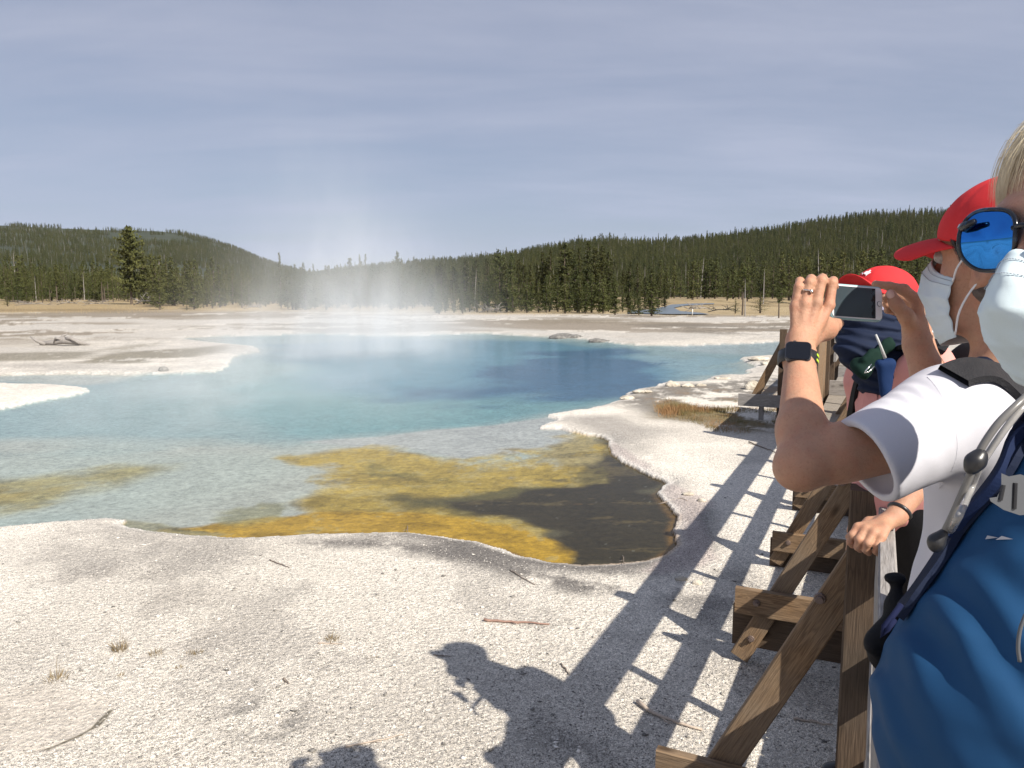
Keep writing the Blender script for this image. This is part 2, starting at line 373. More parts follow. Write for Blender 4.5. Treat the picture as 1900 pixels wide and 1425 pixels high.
blob([(1055,880),(1120,872),(1130,905),(1080,912)], .05, C(.36,.26,.08), .8, z=BZ, nz=g6, lo=.45, hi=.55)
# golden front strip along the near shore
blob([(300,992),(420,975),(500,960),(600,952),(720,950),(820,958),(900,970),(980,985),(1040,1015),(1060,1040),(1060,1058),(960,1045),(880,1018),(760,1003),(500,1010),(380,1006)], .07, C(.78,.44,.04), .97, z=BZ, wobble=.8)
blob([(265,978),(340,982),(430,990),(400,998),(320,996),(262,988)], .03, C(.20,.175,.07), .85, z=BZ, nz=g6, lo=.35, hi=.5)
blob([(232,972),(300,978),(330,990),(420,1000),(380,1006),(300,1000),(225,985)], .05, C(.44,.37,.2), .7, z=BZ)
blob([(400,950),(480,930),(560,935),(520,965),(440,985),(380,985)], .1, C(.42,.36,.15), .6, z=BZ, nz=g6, lo=.35, hi=.6)
# fine mat mottling
yel = sstep(col[..., 0] - col[..., 2], .12, .28); nF = fbm(X * 1.0, Y * .8, .22, 5, 141, .7); nG = fbm(X * .5, Y * 1.6, .5, 6, 151, .7)
col = col * (1 - (yel * (.22 * sstep(nF, .50, .66) + .20 * sstep(nG, .5, .62)))[..., None])
col = mixc(col, C(.62,.47,.2), yel * sstep(-nF, -.42, -.34) * .5)
dk = sstep(-col.sum(-1), -.3, -.2); col = mixc(col, C(.22,.15,.06), dk * sstep(nG, .56, .62) * .6); col = mixc(col, C(.3,.27,.2), dk * sstep(fbm(X, Y, .035, 2, 161), .86, .93) * .8)
# rusty edge at the inner shore of the dark inlet
rim = np.exp(-((sdp + .035) / .035)**2) * sstep(px_like, -.12, .0) * sstep(-RR, -9, -6)
col = mixc(col, C(.36,.18,.045), rim * .9)
rim2 = np.exp(-((sdp + .09) / .08)**2) * sstep(px_like, -.3, -.1) * sstep(-RR, -5.6, -5.0)
col = mixc(col, C(.20,.11,.03), rim2 * .7)
bed = col; col = sav
# land rim: bright white crust line, pinkish at the inlet
wline = np.exp(-(np.clip(sdp, 0, 99) / (.018 + .0045 * RR))**2)
col = mixc(col, C(.80,.76,.70), wline * .95 * sstep(fbm(X, Y, .4, 3, 131), .2, .45))
rr = np.exp(-((sdp - .01) / .03)**2) * sstep(px_like, .03, .12) * sstep(-RR, -7.5, -6)
col = mixc(col, C(.42,.25,.12), rr * .6)
col = np.where((sdp <= 0)[..., None], bed, col)

NR, NA = X.shape
V = np.stack([X, Y, Z], -1).reshape(-1, 3)
i, j = np.meshgrid(np.arange(NR - 1), np.arange(NA), indexing='ij'); j2 = (j + 1) % NA
Fq = np.stack([i*NA+j, i*NA+j2, (i+1)*NA+j2, (i+1)*NA+j], -1).reshape(-1, 4)
Fq = Fq[:, ::-1] if False else Fq
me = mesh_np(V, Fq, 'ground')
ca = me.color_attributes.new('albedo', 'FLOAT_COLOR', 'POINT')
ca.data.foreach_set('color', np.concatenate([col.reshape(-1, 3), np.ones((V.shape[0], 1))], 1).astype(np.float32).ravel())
slab = sstep(-sdf_poly(X, Y, zone([(-60,1292),(60,1272),(150,1280),(203,1302),(188,1350),(130,1392),(50,1405),(-60,1400)])), -.03, .05)
ga2 = me.attributes.new('smooth', 'FLOAT', 'POINT'); ga2.data.foreach_set('value', slab.astype(np.float32).ravel())
wa = me.attributes.new('wet', 'FLOAT', 'POINT'); wa.data.foreach_set('value', sstep(-sdp, -.004, .004).astype(np.float32).ravel())
def m_ground(n):
    v = n.pos(); c = n.node('ShaderNodeAttribute', attribute_name='albedo').outputs['Color']
    wet = n.node('ShaderNodeAttribute', attribute_name='wet').outputs['Fac']
    dist = n.node('ShaderNodeVectorMath', operation='LENGTH'); n.link(v, dist.inputs[0]); D = dist.outputs['Value']
    near = n.fr(D, 6, 22, 1, 0); dim = n.math('MAXIMUM', n.fr(D, 8, 30, 1, .80), wet)
    vo = n.node('ShaderNodeTexVoronoi', feature='F1'); vo.inputs['Scale'].default_value = 150; n.link(v, vo.inputs['Vector'])
    vo2 = n.node('ShaderNodeTexVoronoi', feature='F1'); vo2.inputs['Scale'].default_value = 38; n.link(v, vo2.inputs['Vector'])
    nz = n.noise(34, 5, .7, v); nz2 = n.noise(210, 3, .7, v); nz3 = n.noise(6, 4, .6, v)
    sepc = n.node('ShaderNodeSeparateColor'); n.link(vo.outputs['Color'], sepc.inputs[0])
    grain = n.fr(sepc.outputs[0], .0, 1, .72, 1.42)
    dark = n.fr(nz2, .38, .52, .22, 1.22)
    g = n.math('MULTIPLY', grain, dark)
    g = n.math('MULTIPLY', g, n.fr(nz, .3, .62, .74, 1.2))
    amt = n.math('MULTIPLY', near, n.math('SUBTRACT', 1.0, n.math('MULTIPLY', wet, .8)))
    amt = n.math('MULTIPLY', amt, n.fr(nz3, .3, .5, .65, 1)); amt = n.math('MULTIPLY', amt, n.fr(n.node('ShaderNodeAttribute', attribute_name='smooth').outputs['Fac'], 0, 1, 1, .3))
    far2 = n.math('MULTIPLY', n.fr(n.noise(2.2, 6, .75, v), .35, .65, .88, 1.12), n.fr(n.noise(13, 9, .85, v), .40, .60, .62, 1.24))
    gm = n.node('ShaderNodeMix', data_type='FLOAT'); n.link(amt, gm.inputs[0]); n.link(far2, gm.inputs[2]); n.link(g, gm.inputs[3])
    gm2 = n.math('MULTIPLY', n.math('MULTIPLY', gm.outputs[0], dim), n.fr(wet, 0, 1, .86, .72)); cc = n.node('ShaderNodeVectorMath', operation='SCALE'); n.link(c, cc.inputs[0]); n.link(gm2, cc.inputs['Scale'])
    hgt = n.math('ADD', n.math('MULTIPLY', vo2.outputs['Distance'], .8), n.math('ADD', n.math('MULTIPLY', nz, 1.4), n.math('MULTIPLY', nz2, .5)))
    bs = n.math('MULTIPLY', n.math('MULTIPLY', near, 1.0), n.math('SUBTRACT', 1.0, n.math('MULTIPLY', wet, .7)))
    b = n.node('ShaderNodeBump'); n.link(hgt, b.inputs['Height']); n.link(bs, b.inputs['Strength']); b.inputs['Distance'].default_value = .012
    n.out(n.bsdf(cc.outputs[0], .95, b.outputs[0], Specular_IOR_Level=.15))
M_ground = mat('sinter_ground', m_ground)
go = link('ground', me, M_ground, smooth=True); tag(go, kind='structure')

# ---- water sheet
def m_water(n):
    v = n.pos()
    h = n.math('ADD', n.noise(3.2, 4, .55, n.mapping(v, (1, 1.6, 1))), n.math('MULTIPLY', n.noise(14, 3, .5, v), .3))
    b = n.bump(h, .10, .012)
    tr = n.node('ShaderNodeBsdfTransparent'); tr.inputs[0].default_value = (.90, .955, .965, 1)
    gl = n.node('ShaderNodeBsdfGlossy'); gl.inputs['Roughness'].default_value = .15; gl.inputs[0].default_value = (.9, .9, .9, 1); n.link(b, gl.inputs['Normal'])
    fr = n.node('ShaderNodeFresnel'); fr.inputs['IOR'].default_value = 1.33; n.link(b, fr.inputs['Normal'])
    fac = n.math('MINIMUM', n.math('MULTIPLY', fr.outputs[0], .52), .32)
    mx = n.node('ShaderNodeMixShader'); n.link(fac, mx.inputs[0]); n.link(tr.outputs[0], mx.inputs[1]); n.link(gl.outputs[0], mx.inputs[2])
    n.out(mx.outputs[0])
M_water = mat('clear_spring_water', m_water)
P = np.array(POOL); sub = P
me = bpy.data.meshes.new('pool_water')
# sheet reaches a little under the banks all round
xs = [G(-420, 985, WL), G(-420, 690, WL), G(-300, 690, WL), G(0, 688, WL), G(300, 619, WL), G(700, 616, WL), G(1000, 617, WL), G(1200, 632, WL), G(1600, 626, WL), G(1600, 665, WL), G(1460, 700, WL), G(1250, 735, WL), G(1180, 790, WL), G(1320, 900, WL), G(1300, 1060, WL), G(1000, 1080, WL), G(600, 1030, WL), G(-100, 1010, WL)]
me = mesh_from([(x, y, WL) for x, y in xs], [tuple(range(len(xs)))[::-1]], 'pool_water')
wo_ = link('pool_water', me, M_water); tag(wo_, kind='structure')
# river in the meadow at the right
def sheet(name, pts, z, m, inset=0):
    q = zone(pts, z); o = link(name, mesh_from([(x, y, z) for x, y in q], [tuple(range(len(q)))], name), m); tag(o, kind='structure'); return o
def m_river(n):
    v = n.pos(); b = n.bump(n.noise(1.2, 4, .6, v), .3, .05)
    n.out(n.bsdf((.12, .145, .165), .35, b))
M_river = mat('river_water', m_river)
sheet('river', [(1165,581),(1240,582.5),(1318,583),(1300,580),(1262,577),(1250,571),(1270,567),(1300,565),(1325,564),(1325,562.5),(1285,563),(1245,565),(1232,569),(1205,574),(1165,576)], .09, M_river)

# ================================================================ HILLS
def ridge_interp(pts, az):
    a = [math.degrees(math.atan(((x - 950) / F) * cp)) for x, _ in pts]
    hgt = [(539.5 - y) / F for _, y in pts]
    return np.interp(az, a, hgt)
def hill(name, r0, r1, r2, pts, color, az0, az1, naz=220, nr=26, seed=1, amp=.02, power=1.0):
    """terrain rising from radius r0 to a ridge line at r1, falling away to r2"""
    az = np.linspace(az0, az1, naz); tt = np.linspace(0, 1, nr); tb = np.linspace(0, 1, 8)[1:]
    r = np.concatenate([r0 + (r1 - r0) * tt, r1 + (r2 - r1) * tb]); prof = np.concatenate([tt**power * (3 - 2 * tt) / 1.0 if power < 9 else tt, 1 - tb**1.5])
    prof = np.clip(prof, 0, 1)
    rr_, aa = np.meshgrid(r, np.radians(az), indexing='ij')
    ang = np.concatenate([tt**power * (1.6 - .6 * tt), np.ones(7)]); back = np.concatenate([np.ones(nr), 1 - tb**1.5])
    pp = np.meshgrid(ang, az, indexing='ij')[0]; bk = np.meshgrid(back, az, indexing='ij')[0]
    hh = ridge_interp(pts, az)[None, :] * np.cos(aa)
    x = rr_ * np.sin(aa); y = rr_ * np.cos(aa)
    z = pp * hh * np.minimum(rr_, r1) * bk + 2.0 * pp + (fbm(x, y, r1 * .18, 4, seed) - .5) * amp * r1 * np.sin(np.clip(pp, 0, 1) * math.pi) - 1.0 * (1 - pp) + .2
    v = np.stack([x, y, z], -1); n_, m_ = x.shape
    i, j = np.meshgrid(np.arange(n_ - 1), np.arange(m_ - 1), indexing='ij')
    f = np.stack([i*m_+j, i*m_+j+1, (i+1)*m_+j+1, (i+1)*m_+j], -1).reshape(-1, 4)
    me = mesh_np(v.reshape(-1, 3), f, name)
    o = link(name, me, color, smooth=True); tag(o, kind='structure')
    return dict(x=x, y=y, z=z, r=r, az=az)
def m_hill(base, bare, sc, lo, hi):
    def fn(n):
        v = n.pos(); f = n.noise(sc, 6, .65, v); g = n.noise(sc * 9, 4, .7, v)
        c = n.mix(n.fr(g, .3, .7), tuple(x * .7 for x in base), tuple(x * 1.3 for x in base))
        c = n.mix(n.fr(f, lo, hi), c, n.mix(n.fr(g, .4, .6), bare, tuple(x * .5 for x in bare)))
        n.out(n.bsdf(c, .95, n.bump(g, .6, 2)))
    return fn
M_hillL = mat('burnt_hillside', m_hill((.028, .036, .018), (.20, .18, .15), .006, .58, .68))
M_hillR = mat('forest_floor', m_hill((.045, .052, .025), (.12, .10, .06), .012, .6, .7))
M_hillF = mat('far_mountain', m_hill((.05, .06, .05), (.07, .07, .06), .002, .6, .7))
LEFT_R = [(-400,410),(-100,416),(0,421),(100,426),(200,430),(300,432),(345,437),(400,451),(440,464),(480,482),(520,496),(560,508),(640,520),(720,530),(900,538)]
RIGHT_R = [(560,530),(640,515),(700,508),(780,500),(860,494),(930,488),(1000,474),(1060,463),(1130,458),(1200,461),(1280,458),(1360,449),(1440,438),(1520,424),(1600,414),(1680,411),(1760,411),(1900,408),(2100,405),(2500,412)]
hL = hill('hills', 480, 1500, 2600, LEFT_R, M_hillL, -46, 0, seed=2, amp=.010)
hR = hill('hills', 235, 620, 1100, RIGHT_R, M_hillR, -18, 52, seed=5, amp=.006)
hF = hill('hills', 2500, 4200, 6000, [(300,520),(600,512),(700,504),(780,492),(850,488),(900,487),(960,492),(1040,500),(1300,512),(1600,520)], M_hillF, -30, 30, seed=8, amp=.004)
# ================================================================ TREES
def m_leaf(n, k=1.0):
    v = n.obj(); rnd = n.node('ShaderNodeObjectInfo').outputs['Random']
    f = n.noise(.55, 3, .6, v); g = n.noise(5, 3, .6, v)
    a = n.mix(rnd, (.045, .072, .022), (.092, .110, .034))
    wp = n.noise(.03, 4, .6, n.pos()); a = n.mix(n.fr(wp, .38, .62), a, n.mix(.55, a, (.17, .165, .05)))
    c = n.mix(n.fr(f, .3, .7), a, n.mix(.5, a, (.15, .13, .05)))
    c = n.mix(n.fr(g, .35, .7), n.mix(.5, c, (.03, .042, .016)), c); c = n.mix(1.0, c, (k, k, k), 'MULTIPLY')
    d = n.bsdf(c, .8, None, Specular_IOR_Level=.2)
    t = n.node('ShaderNodeBsdfTranslucent'); n.link(c, t.inputs[0])
    m = n.node('ShaderNodeMixShader'); m.inputs[0].default_value = .18; n.link(d, m.inputs[1]); n.link(t.outputs[0], m.inputs[2])
    n.out(m.outputs[0])
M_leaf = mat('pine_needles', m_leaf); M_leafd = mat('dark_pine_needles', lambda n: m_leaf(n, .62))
M_bark = plain('pine_bark', (.11, .085, .065), .95, 6, .4)
M_dead = plain('weathered_deadwood', (.27, .25, .235), .95, 9, .35)

def conifer(h, kind, seed, dens=1.0):
    """crown faces and trunk mesh of one conifer, base at the origin"""
    r = random.Random(seed); V = []; Fc = []
    lo, wid, top, droop, nb, cl = {
        'young': (.03, .26, 1.0, -.10, 150, .34), 'mid': (.04, .21, .8, -.25, 165, .36), 'tall': (.48, .15, .75, -.15, 90, .36),
        'spruce': (.06, .15, 1.0, -.38, 165, .28), 'broad': (.17, .25, .62, -.12, 210, .46), 'small': (.05, .33, .9, .05, 110, .22)}[kind]
    lean = (r.uniform(-.02, .02), r.uniform(-.02, .02))
    sk = h / 10.0
    def tuft(c, s, d):
        for q in range(3):
            n = Vector((r.uniform(-1, 1), r.uniform(-1, 1), r.uniform(-.35, 1.2))).normalized()
            a = n.cross(Vector((r.uniform(-1, 1), r.uniform(-1, 1), .2))).normalized(); b = n.cross(a)
            w1 = s * r.uniform(.5, 1.0); w2 = s * r.uniform(.22, .5); c2 = c + Vector((r.uniform(-1, 1), r.uniform(-1, 1), r.uniform(-.6, .6))) * s * .45
            k = len(V); V.extend([c2 - a*w1, c2 - b*w2*.8, c2 + a*w1*r.uniform(.6, 1), c2 + b*w2]); Fc.append((k, k+1, k+2, k+3))
    gaps = [(r.uniform(0, 6.28), r.uniform(lo, .9)) for _ in range(7)]
    for i in range(int(nb * dens)):
        t = lo + (1 - lo) * ((i + r.random()) / (nb * dens)) ** .92
        u = (t - lo) / (1 - lo)
        prof = (1 - u) ** top * (.55 + .45 * min(1, u * 5)) if kind not in ('tall', 'broad') else math.sin(math.pi * min(1, (u * .82 + .17))) ** .8
        L = wid * h * prof * r.uniform(.55, 1.15) + .12 * sk
        az = r.uniform(0, 6.283)
        for ga_, gt in gaps:
            if abs((az - ga_ + 3.14) % 6.28 - 3.14) < .55 and abs(t - gt) < .05: L *= .35
        dz = droop + (.35 * u)
        d = Vector((math.cos(az), math.sin(az), dz)).normalized()
        base = Vector((lean[0]*t*h, lean[1]*t*h, t * h)); m = max(1, int(L / (.30 * max(sk, .45)) ))
        for j in range(m):
            q = (j + .6) / m; p = base + d * L * q + Vector((0, 0, .12 * L * q * q))
            tuft(p, cl * (1.05 - .45 * q) * max(sk, .4) ** .8, d)
    tr = MB(); tr.tube([(lean[0]*h*t, lean[1]*h*t, h*t - .3*(t == 0)) for t in (0, .3, .6, .98)], [h*.016+.02, h*.012+.015, h*.008+.01, .01], 6)
    for _ in range(10):
        t = r.uniform(lo * .4, min(.95, lo + .5)); a = r.uniform(0, 6.28); L = r.uniform(.06, .12) * h * (1 - t)
        b = Vector((lean[0]*h*t, lean[1]*h*t, h*t)); tr.tube([b, b + Vector((math.cos(a), math.sin(a), -.15)) * L], [.012*sk+.01, .006], 4)
    return V, Fc, tr
def snag(h, seed):
    r = random.Random(seed); tr = MB(); lx = r.uniform(-.06, .06)
    tr.tube([(lx*h*t, 0, h*t - .2*(t == 0)) for t in (0, .25, .5, .75, 1)], [h*.016+.02, h*.013+.02, h*.010+.012, h*.006+.01, .012], 7)
    for _ in range(16):
        t = r.uniform(.25, .97); a = r.uniform(0, 6.28); L = r.uniform(.03, .11) * h * (1.15 - t)
        b = Vector((lx*h*t, 0, h*t)); tr.tube([b, b + Vector((math.cos(a), math.sin(a), r.uniform(-.4, .3))) * L], [.02, .008], 4)
    return tr
protos = {}
for kind in ('young', 'mid', 'tall', 'spruce', 'broad', 'small'):
    for q in range(3 if kind in ('young', 'mid', 'spruce') else 2 if kind == 'tall' else 1):
        Vv, Ff, tr = conifer(10, kind, hash((kind, q)) % 1 + 31 * q + len(kind) * 7)
        cm = mesh_from(Vv, Ff, 'crown'); cm.materials.append(M_leaf); tm = mesh_from(tr.v, tr.f, 'trunk'); tm.materials.append(M_bark)
        jm = mesh_from(list(Vv) + list(tr.v), list(Ff) + [tuple(i + len(Vv) for i in f) for f in tr.f], 'tree')
        jm.materials.append(M_leaf); jm.materials.append(M_bark)
        jm.polygons.foreach_set('material_index', [0] * len(Ff) + [1] * len(tr.f))
        protos.setdefault(kind, []).append((cm, tm, jm))
snags = []
for q in range(3):
    t_ = snag(10, 50 + q); m_ = mesh_from(t_.v, t_.f, 'dead_tree'); m_.materials.append(M_dead); snags.append(m_)
def plant(kind, px, D, h, label, group=None, wide=1.0, z=0.05, parts=True, cat='tree'):
    p = gp(px, D, z); pr = random.choice(protos[kind]); s = h / 10.0
    if parts:
        root = empty('pine_tree', p, random.uniform(0, 6.28)); root.scale = (s * wide, s * wide, s)
        cro = link('crown', pr[0], parent=root)
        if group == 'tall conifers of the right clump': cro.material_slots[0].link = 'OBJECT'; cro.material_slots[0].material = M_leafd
        link('trunk', pr[1], parent=root)
    else:
        root = bpy.data.objects.new('pine_tree', pr[2]); COL.objects.link(root); root.location = p
        root.rotation_euler = (0, 0, random.uniform(0, 6.28)); root.scale = (s * wide, s * wide, s)
    tag(root, label, cat, group); return root
def dead(px, D, h, label, group=None, z=0.05, tilt=0):
    o = bpy.data.objects.new('dead_tree', random.choice(snags)); COL.objects.link(o); o.location = gp(px, D, z)
    o.rotation_euler = (tilt, 0, random.uniform(0, 6.28)); s = h / 10; o.scale = (s, s, s); tag(o, label, 'dead tree', group); return o
def ytop(y, D): return (539.5 - y) / F * D + 2.0
def fence_of(x0, x1, n, Dlo, Dhi, tops, kinds, label, group, parts=True, var=.16, wide=(.9, 1.4)):
    xs_ = [t[0] for t in tops]; ys_ = [t[1] for t in tops]
    for k in range(n):
        px = x0 + (x1 - x0) * (k + random.random()) / n; D = random.uniform(Dlo, Dhi)
        h = ytop(np.interp(px, xs_, ys_), D) * random.uniform(1 - var * 1.6, 1 + var * .35)
        plant(random.choice(kinds), px, D, max(h, 1.5), label, group, random.uniform(*wide) * 1.12, parts=parts)
# named single trees
plant('broad', 243, 125, 11.0, 'large broad-crowned pine standing before the left hill', wide=1.02)
plant('spruce', 268, 150, 10.8, 'slim dark tree just right of the large lone pine on the left', wide=.9)
plant('tall', 928, 74, 5.8, 'tall pine with a tufted top rising above the tree line right of the steam', wide=1.1)
plant('mid', 949, 73, 5.4, 'ragged pine right beside the tall tufted pine', wide=1.1)
plant('mid', 1210, 62, 3.3, 'small pine with bare foot at right end of the tree clump by the river', wide=1.5)
plant('young', 1186, 64, 2.2, 'low bright green young pine just left of the pine at the clump end', wide=1.3)
plant('tall', 1379, 66, 3.9, 'thin dark pine on the meadow edge beside a pale dead trunk', wide=1.2)
plant('small', 1412, 72, 1.9, 'round bushy grey green tree on the meadow', wide=2.6)
plant('small', 1366, 70, 1.3, 'small dark bush-like pine left of the pale dead trunk on the meadow', wide=2.2)
plant('tall', 1447, 60, 2.3, 'small sparse sapling pine on the meadow left of the raised hand', wide=1.6)
dead(1384, 63, 2.9, 'pale bare dead trunk standing on the meadow edge')
dead(1417, 120, 5.2, 'thin pale dead trunk farther back over the meadow')
plant('spruce', 521, 92, 6.2, 'dark spire-shaped tree standing out left in the steam', wide=.9)
plant('mid', 652, 90, 5.6, 'rounded pine standing out behind the middle of the steam', wide=1.3)
plant('spruce', 667, 90, 6.0, 'left one of two pointed trees close together behind the steam', wide=.8)
plant('spruce', 680, 91, 6.1, 'right one of two pointed trees close together behind the steam', wide=.8)
plant('tall', 737, 88, 6.3, 'thin scraggly treetop poking above the right edge of the steam', wide=.55)
plant('spruce', 746, 88, 5.5, 'small treetop beside the thin scraggly treetop', wide=.9)
fence_of(-40, 230, 48, 150, 235, [(-40,492),(60,485),(120,498),(180,490),(230,500)], ['young', 'spruce', 'mid'], 'young green conifer in the row along the dry grass at far left', 'conifers along the left grass edge')
fence_of(265, 530, 56, 88, 140, [(265,480),(330,490),(400,488),(460,500),(530,510)], ['young', 'mid', 'mid', 'spruce'], 'bushy conifer in the tree line between the lone pine and the steam', 'conifers left of the steam')
fence_of(530, 810, 46, 82, 112, [(530,502),(600,500),(700,498),(740,492),(810,500)], ['mid', 'young', 'spruce'], 'conifer half hidden in the drifting steam behind the pool', 'conifers behind the steam')
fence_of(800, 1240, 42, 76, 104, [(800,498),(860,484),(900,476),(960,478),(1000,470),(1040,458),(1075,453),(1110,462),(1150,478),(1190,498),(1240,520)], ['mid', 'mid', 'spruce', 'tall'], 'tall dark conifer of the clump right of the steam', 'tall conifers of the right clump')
fence_of(800, 1185, 34, 64, 75, [(800,520),(900,515),(1000,510),(1100,505),(1185,540)], ['young', 'young', 'mid'], 'lower green conifer along the front of the clump right of the steam', 'low conifers of the right clump')
fence_of(1215, 1760, 52, 170, 225, [(1215,488),(1400,478),(1760,470)], ['mid', 'spruce', 'tall'], 'dark conifer in the forest edge behind the golden meadow', 'conifers of the forest edge behind the meadow', parts=False, var=.12)
for px, D, h in ((30,190,10),(300,130,7),(880,80,4.2),(1300,210,11),(1520,200,12)):
    dead(px, D, h, 'grey dead trunk standing among living conifers', 'dead trunks among the conifers')

# forest on the slopes, nobody could count it
def scatter(hill, n_, r_lo, r_hi, seed, keep=None):
    g = np.random.default_rng(seed); r = np.sqrt(g.uniform(r_lo**2, r_hi**2, n_)); az = g.uniform(hill['az'][0], hill['az'][-1], n_)
    fi = np.interp(r, hill['r'], np.arange(len(hill['r']))); fj = np.interp(az, hill['az'], np.arange(len(hill['az'])))
    i0 = np.minimum(fi.astype(int), len(hill['r'])-2); j0 = np.minimum(fj.astype(int), len(hill['az'])-2); u = fi-i0; v = fj-j0
    Zt = hill['z']; z = (Zt[i0,j0]*(1-u)*(1-v)+Zt[i0+1,j0]*u*(1-v)+Zt[i0,j0+1]*(1-u)*v+Zt[i0+1,j0+1]*u*v)
    x = r*np.sin(np.radians(az)); y = r*np.cos(np.radians(az)); ok = np.ones(n_, bool) if keep is None else keep(x, y)
    return np.stack([x, y, z], -1)[ok]
PL = scatter(hL, 34000, 480, 1530, 1, lambda x, y: fbm(x, y, 170, 4, 61) + (fbm(x, y, 45, 2, 63) - .5) * .4 < .55)
PR = scatter(hR, 19000, 236, 650, 2)
PF = scatter(hF, 5000, 3000, 4250, 3)
def flat(n_, r0, r1, a0, a1, seed):
    g = np.random.default_rng(seed); r = np.sqrt(g.uniform(r0**2, r1**2, n_)); a = np.radians(g.uniform(a0, a1, n_)); return np.stack([r*np.sin(a), r*np.cos(a), np.full(n_, .15)], -1)
FL = np.concatenate([flat(1500, 240, 480, -46, -8, 5), flat(500, 115, 235, -17.5, 7, 6), flat(500, 226, 262, 8, 50, 7), flat(240, 145, 240, -33, -17, 8)])
pts = np.concatenate([PL, PR, PF, FL]); g = np.random.default_rng(9)
sc = np.concatenate([g.uniform(.45, .9, len(PL)), g.uniform(.42, .88, len(PR)), g.uniform(1.0, 1.6, len(PF)), g.uniform(.42, .66, len(FL))])
sc[len(PL):len(PL)+len(PR)] *= np.where(g.random(len(PR)) < .06, 1.25, 1)
me = bpy.data.meshes.new('hillside_forest'); me.vertices.add(len(pts)); me.vertices.foreach_set('co', pts.astype(np.float32).ravel())
at_ = me.attributes.new('size', 'FLOAT', 'POINT'); at_.data.foreach_set('value', sc.astype(np.float32))
at_ = me.attributes.new('turn', 'FLOAT', 'POINT'); at_.data.foreach_set('value', g.uniform(0, 6.28, len(pts)).astype(np.float32))
srcs = [protos['mid'][0][2], protos['mid'][1][2], protos['spruce'][0][2], protos['spruce'][1][2], protos['young'][0][2], protos['tall'][0][2], protos['mid'][2][2], snags[0]]
kinds_i = g.choice(8, len(pts), p=[.18, .16, .2, .16, .1, .08, .09, .03]); kinds_i[:len(PL)][g.random(len(PL)) < .06] = 7
at_ = me.attributes.new('pick', 'INT', 'POINT'); at_.data.foreach_set('value', kinds_i.astype(np.int32))
fo = link('hillside_forest', me); tag(fo, 'dark conifer forest covering both hillsides', kind='stuff')
ng = bpy.data.node_groups.new('forest_nodes', 'GeometryNodeTree')
ng.interface.new_socket('Geometry', in_out='INPUT', socket_type='NodeSocketGeometry'); ng.interface.new_socket('Geometry', in_out='OUTPUT', socket_type='NodeSocketGeometry')
gi = ng.nodes.new('NodeGroupInput'); gout = ng.nodes.new('NodeGroupOutput')
def nattr(nm, ty):
    q = ng.nodes.new('GeometryNodeInputNamedAttribute'); q.data_type = ty; q.inputs[0].default_value = nm; return [o for o in q.outputs if o.enabled][0]
join = ng.nodes.new('GeometryNodeJoinGeometry')
src_obj = {}
for o in COL.objects:
    if o.type == 'MESH' and o.data in srcs and o.data.name not in src_obj: src_obj[o.data.name] = o
for m_ in reversed(srcs):
    o = src_obj.get(m_.name)
    if o is None: o = plant('mid', 1300, 240, 12, 'dark conifer in the forest edge behind the golden meadow', 'conifers of the forest edge behind the meadow', parts=False); o.data = m_
    oi = ng.nodes.new('GeometryNodeObjectInfo'); oi.transform_space = 'ORIGINAL'; oi.inputs[0].default_value = o; oi.inputs[1].default_value = True
    ng.links.new(oi.outputs['Geometry'], join.inputs[0])
ip = ng.nodes.new('GeometryNodeInstanceOnPoints'); ip.inputs['Pick Instance'].default_value = True
ng.links.new(gi.outputs[0], ip.inputs['Points']); ng.links.new(join.outputs[0], ip.inputs['Instance'])
ng.links.new(nattr('pick', 'INT'), ip.inputs['Instance Index'])
cx_ = ng.nodes.new('ShaderNodeCombineXYZ'); ng.links.new(nattr('turn', 'FLOAT'), cx_.inputs[2])
er = ng.nodes.new('FunctionNodeEulerToRotation'); ng.links.new(cx_.outputs[0], er.inputs[0]); ng.links.new(er.outputs[0], ip.inputs['Rotation'])
ng.links.new(nattr('size', 'FLOAT'), ip.inputs['Scale']); ng.links.new(ip.outputs[0], gout.inputs[0])
md = fo.modifiers.new('forest', 'NODES'); md.node_group = ng

# ================================================================ AIR
def haze_box(name, lo, hi, mtl, label):
    o = MB().add([(x, y, z) for z in (lo[2], hi[2]) for x, y in ((lo[0], lo[1]), (hi[0], lo[1]), (hi[0], hi[1]), (lo[0], hi[1]))],
                 [(0,3,2,1), (4,5,6,7), (0,1,5,4), (1,2,6,5), (2,3,7,6), (3,0,4,7)]).build(name, mtl)
    tag(o, label, kind='stuff'); return o
def m_steam(n):
    p = n.pos(); tot = None
    def gauss(c, s, a, lean=(0, 0)):
        """an upright puff centred at c, radii s, strength a"""
        v = n.node('ShaderNodeVectorMath', operation='SUBTRACT'); n.link(p, v.inputs[0]); v.inputs[1].default_value = c
        k = n.node('ShaderNodeVectorMath', operation='DIVIDE'); n.link(v.outputs[0], k.inputs[0]); k.inputs[1].default_value = s
        d = n.node('ShaderNodeVectorMath', operation='DOT_PRODUCT'); n.link(k.outputs[0], d.inputs[0]); n.link(k.outputs[0], d.inputs[1])
        return n.math('MULTIPLY', n.math('POWER', 2.718, n.math('MULTIPLY', d.outputs['Value'], -1.0)), a)
    for c, s, a in STEAM:
        q = gauss(c, s, a); tot = q if tot is None else n.math('ADD', tot, q)
    f = n.noise(.55, 5, .62, n.mapping(p, (1.2, .8, .38)), .9); g = n.noise(.16, 3, .5, p)
    w_ = n.math('MULTIPLY', n.fr(f, .38, .63, .25, 1.5), n.fr(g, .3, .7, .5, 1.4))
    dn = n.math('MULTIPLY', tot, w_)
    vs = n.node('ShaderNodeVolumePrincipled'); vs.inputs['Color'].default_value = (.985, .99, 1, 1); n.link(dn, vs.inputs['Density']); vs.inputs['Anisotropy'].default_value = -.05
    n.out(None, vs.outputs[0])
def sp(px, D, z): v = gp(px, D); return (v.x, v.y, z)
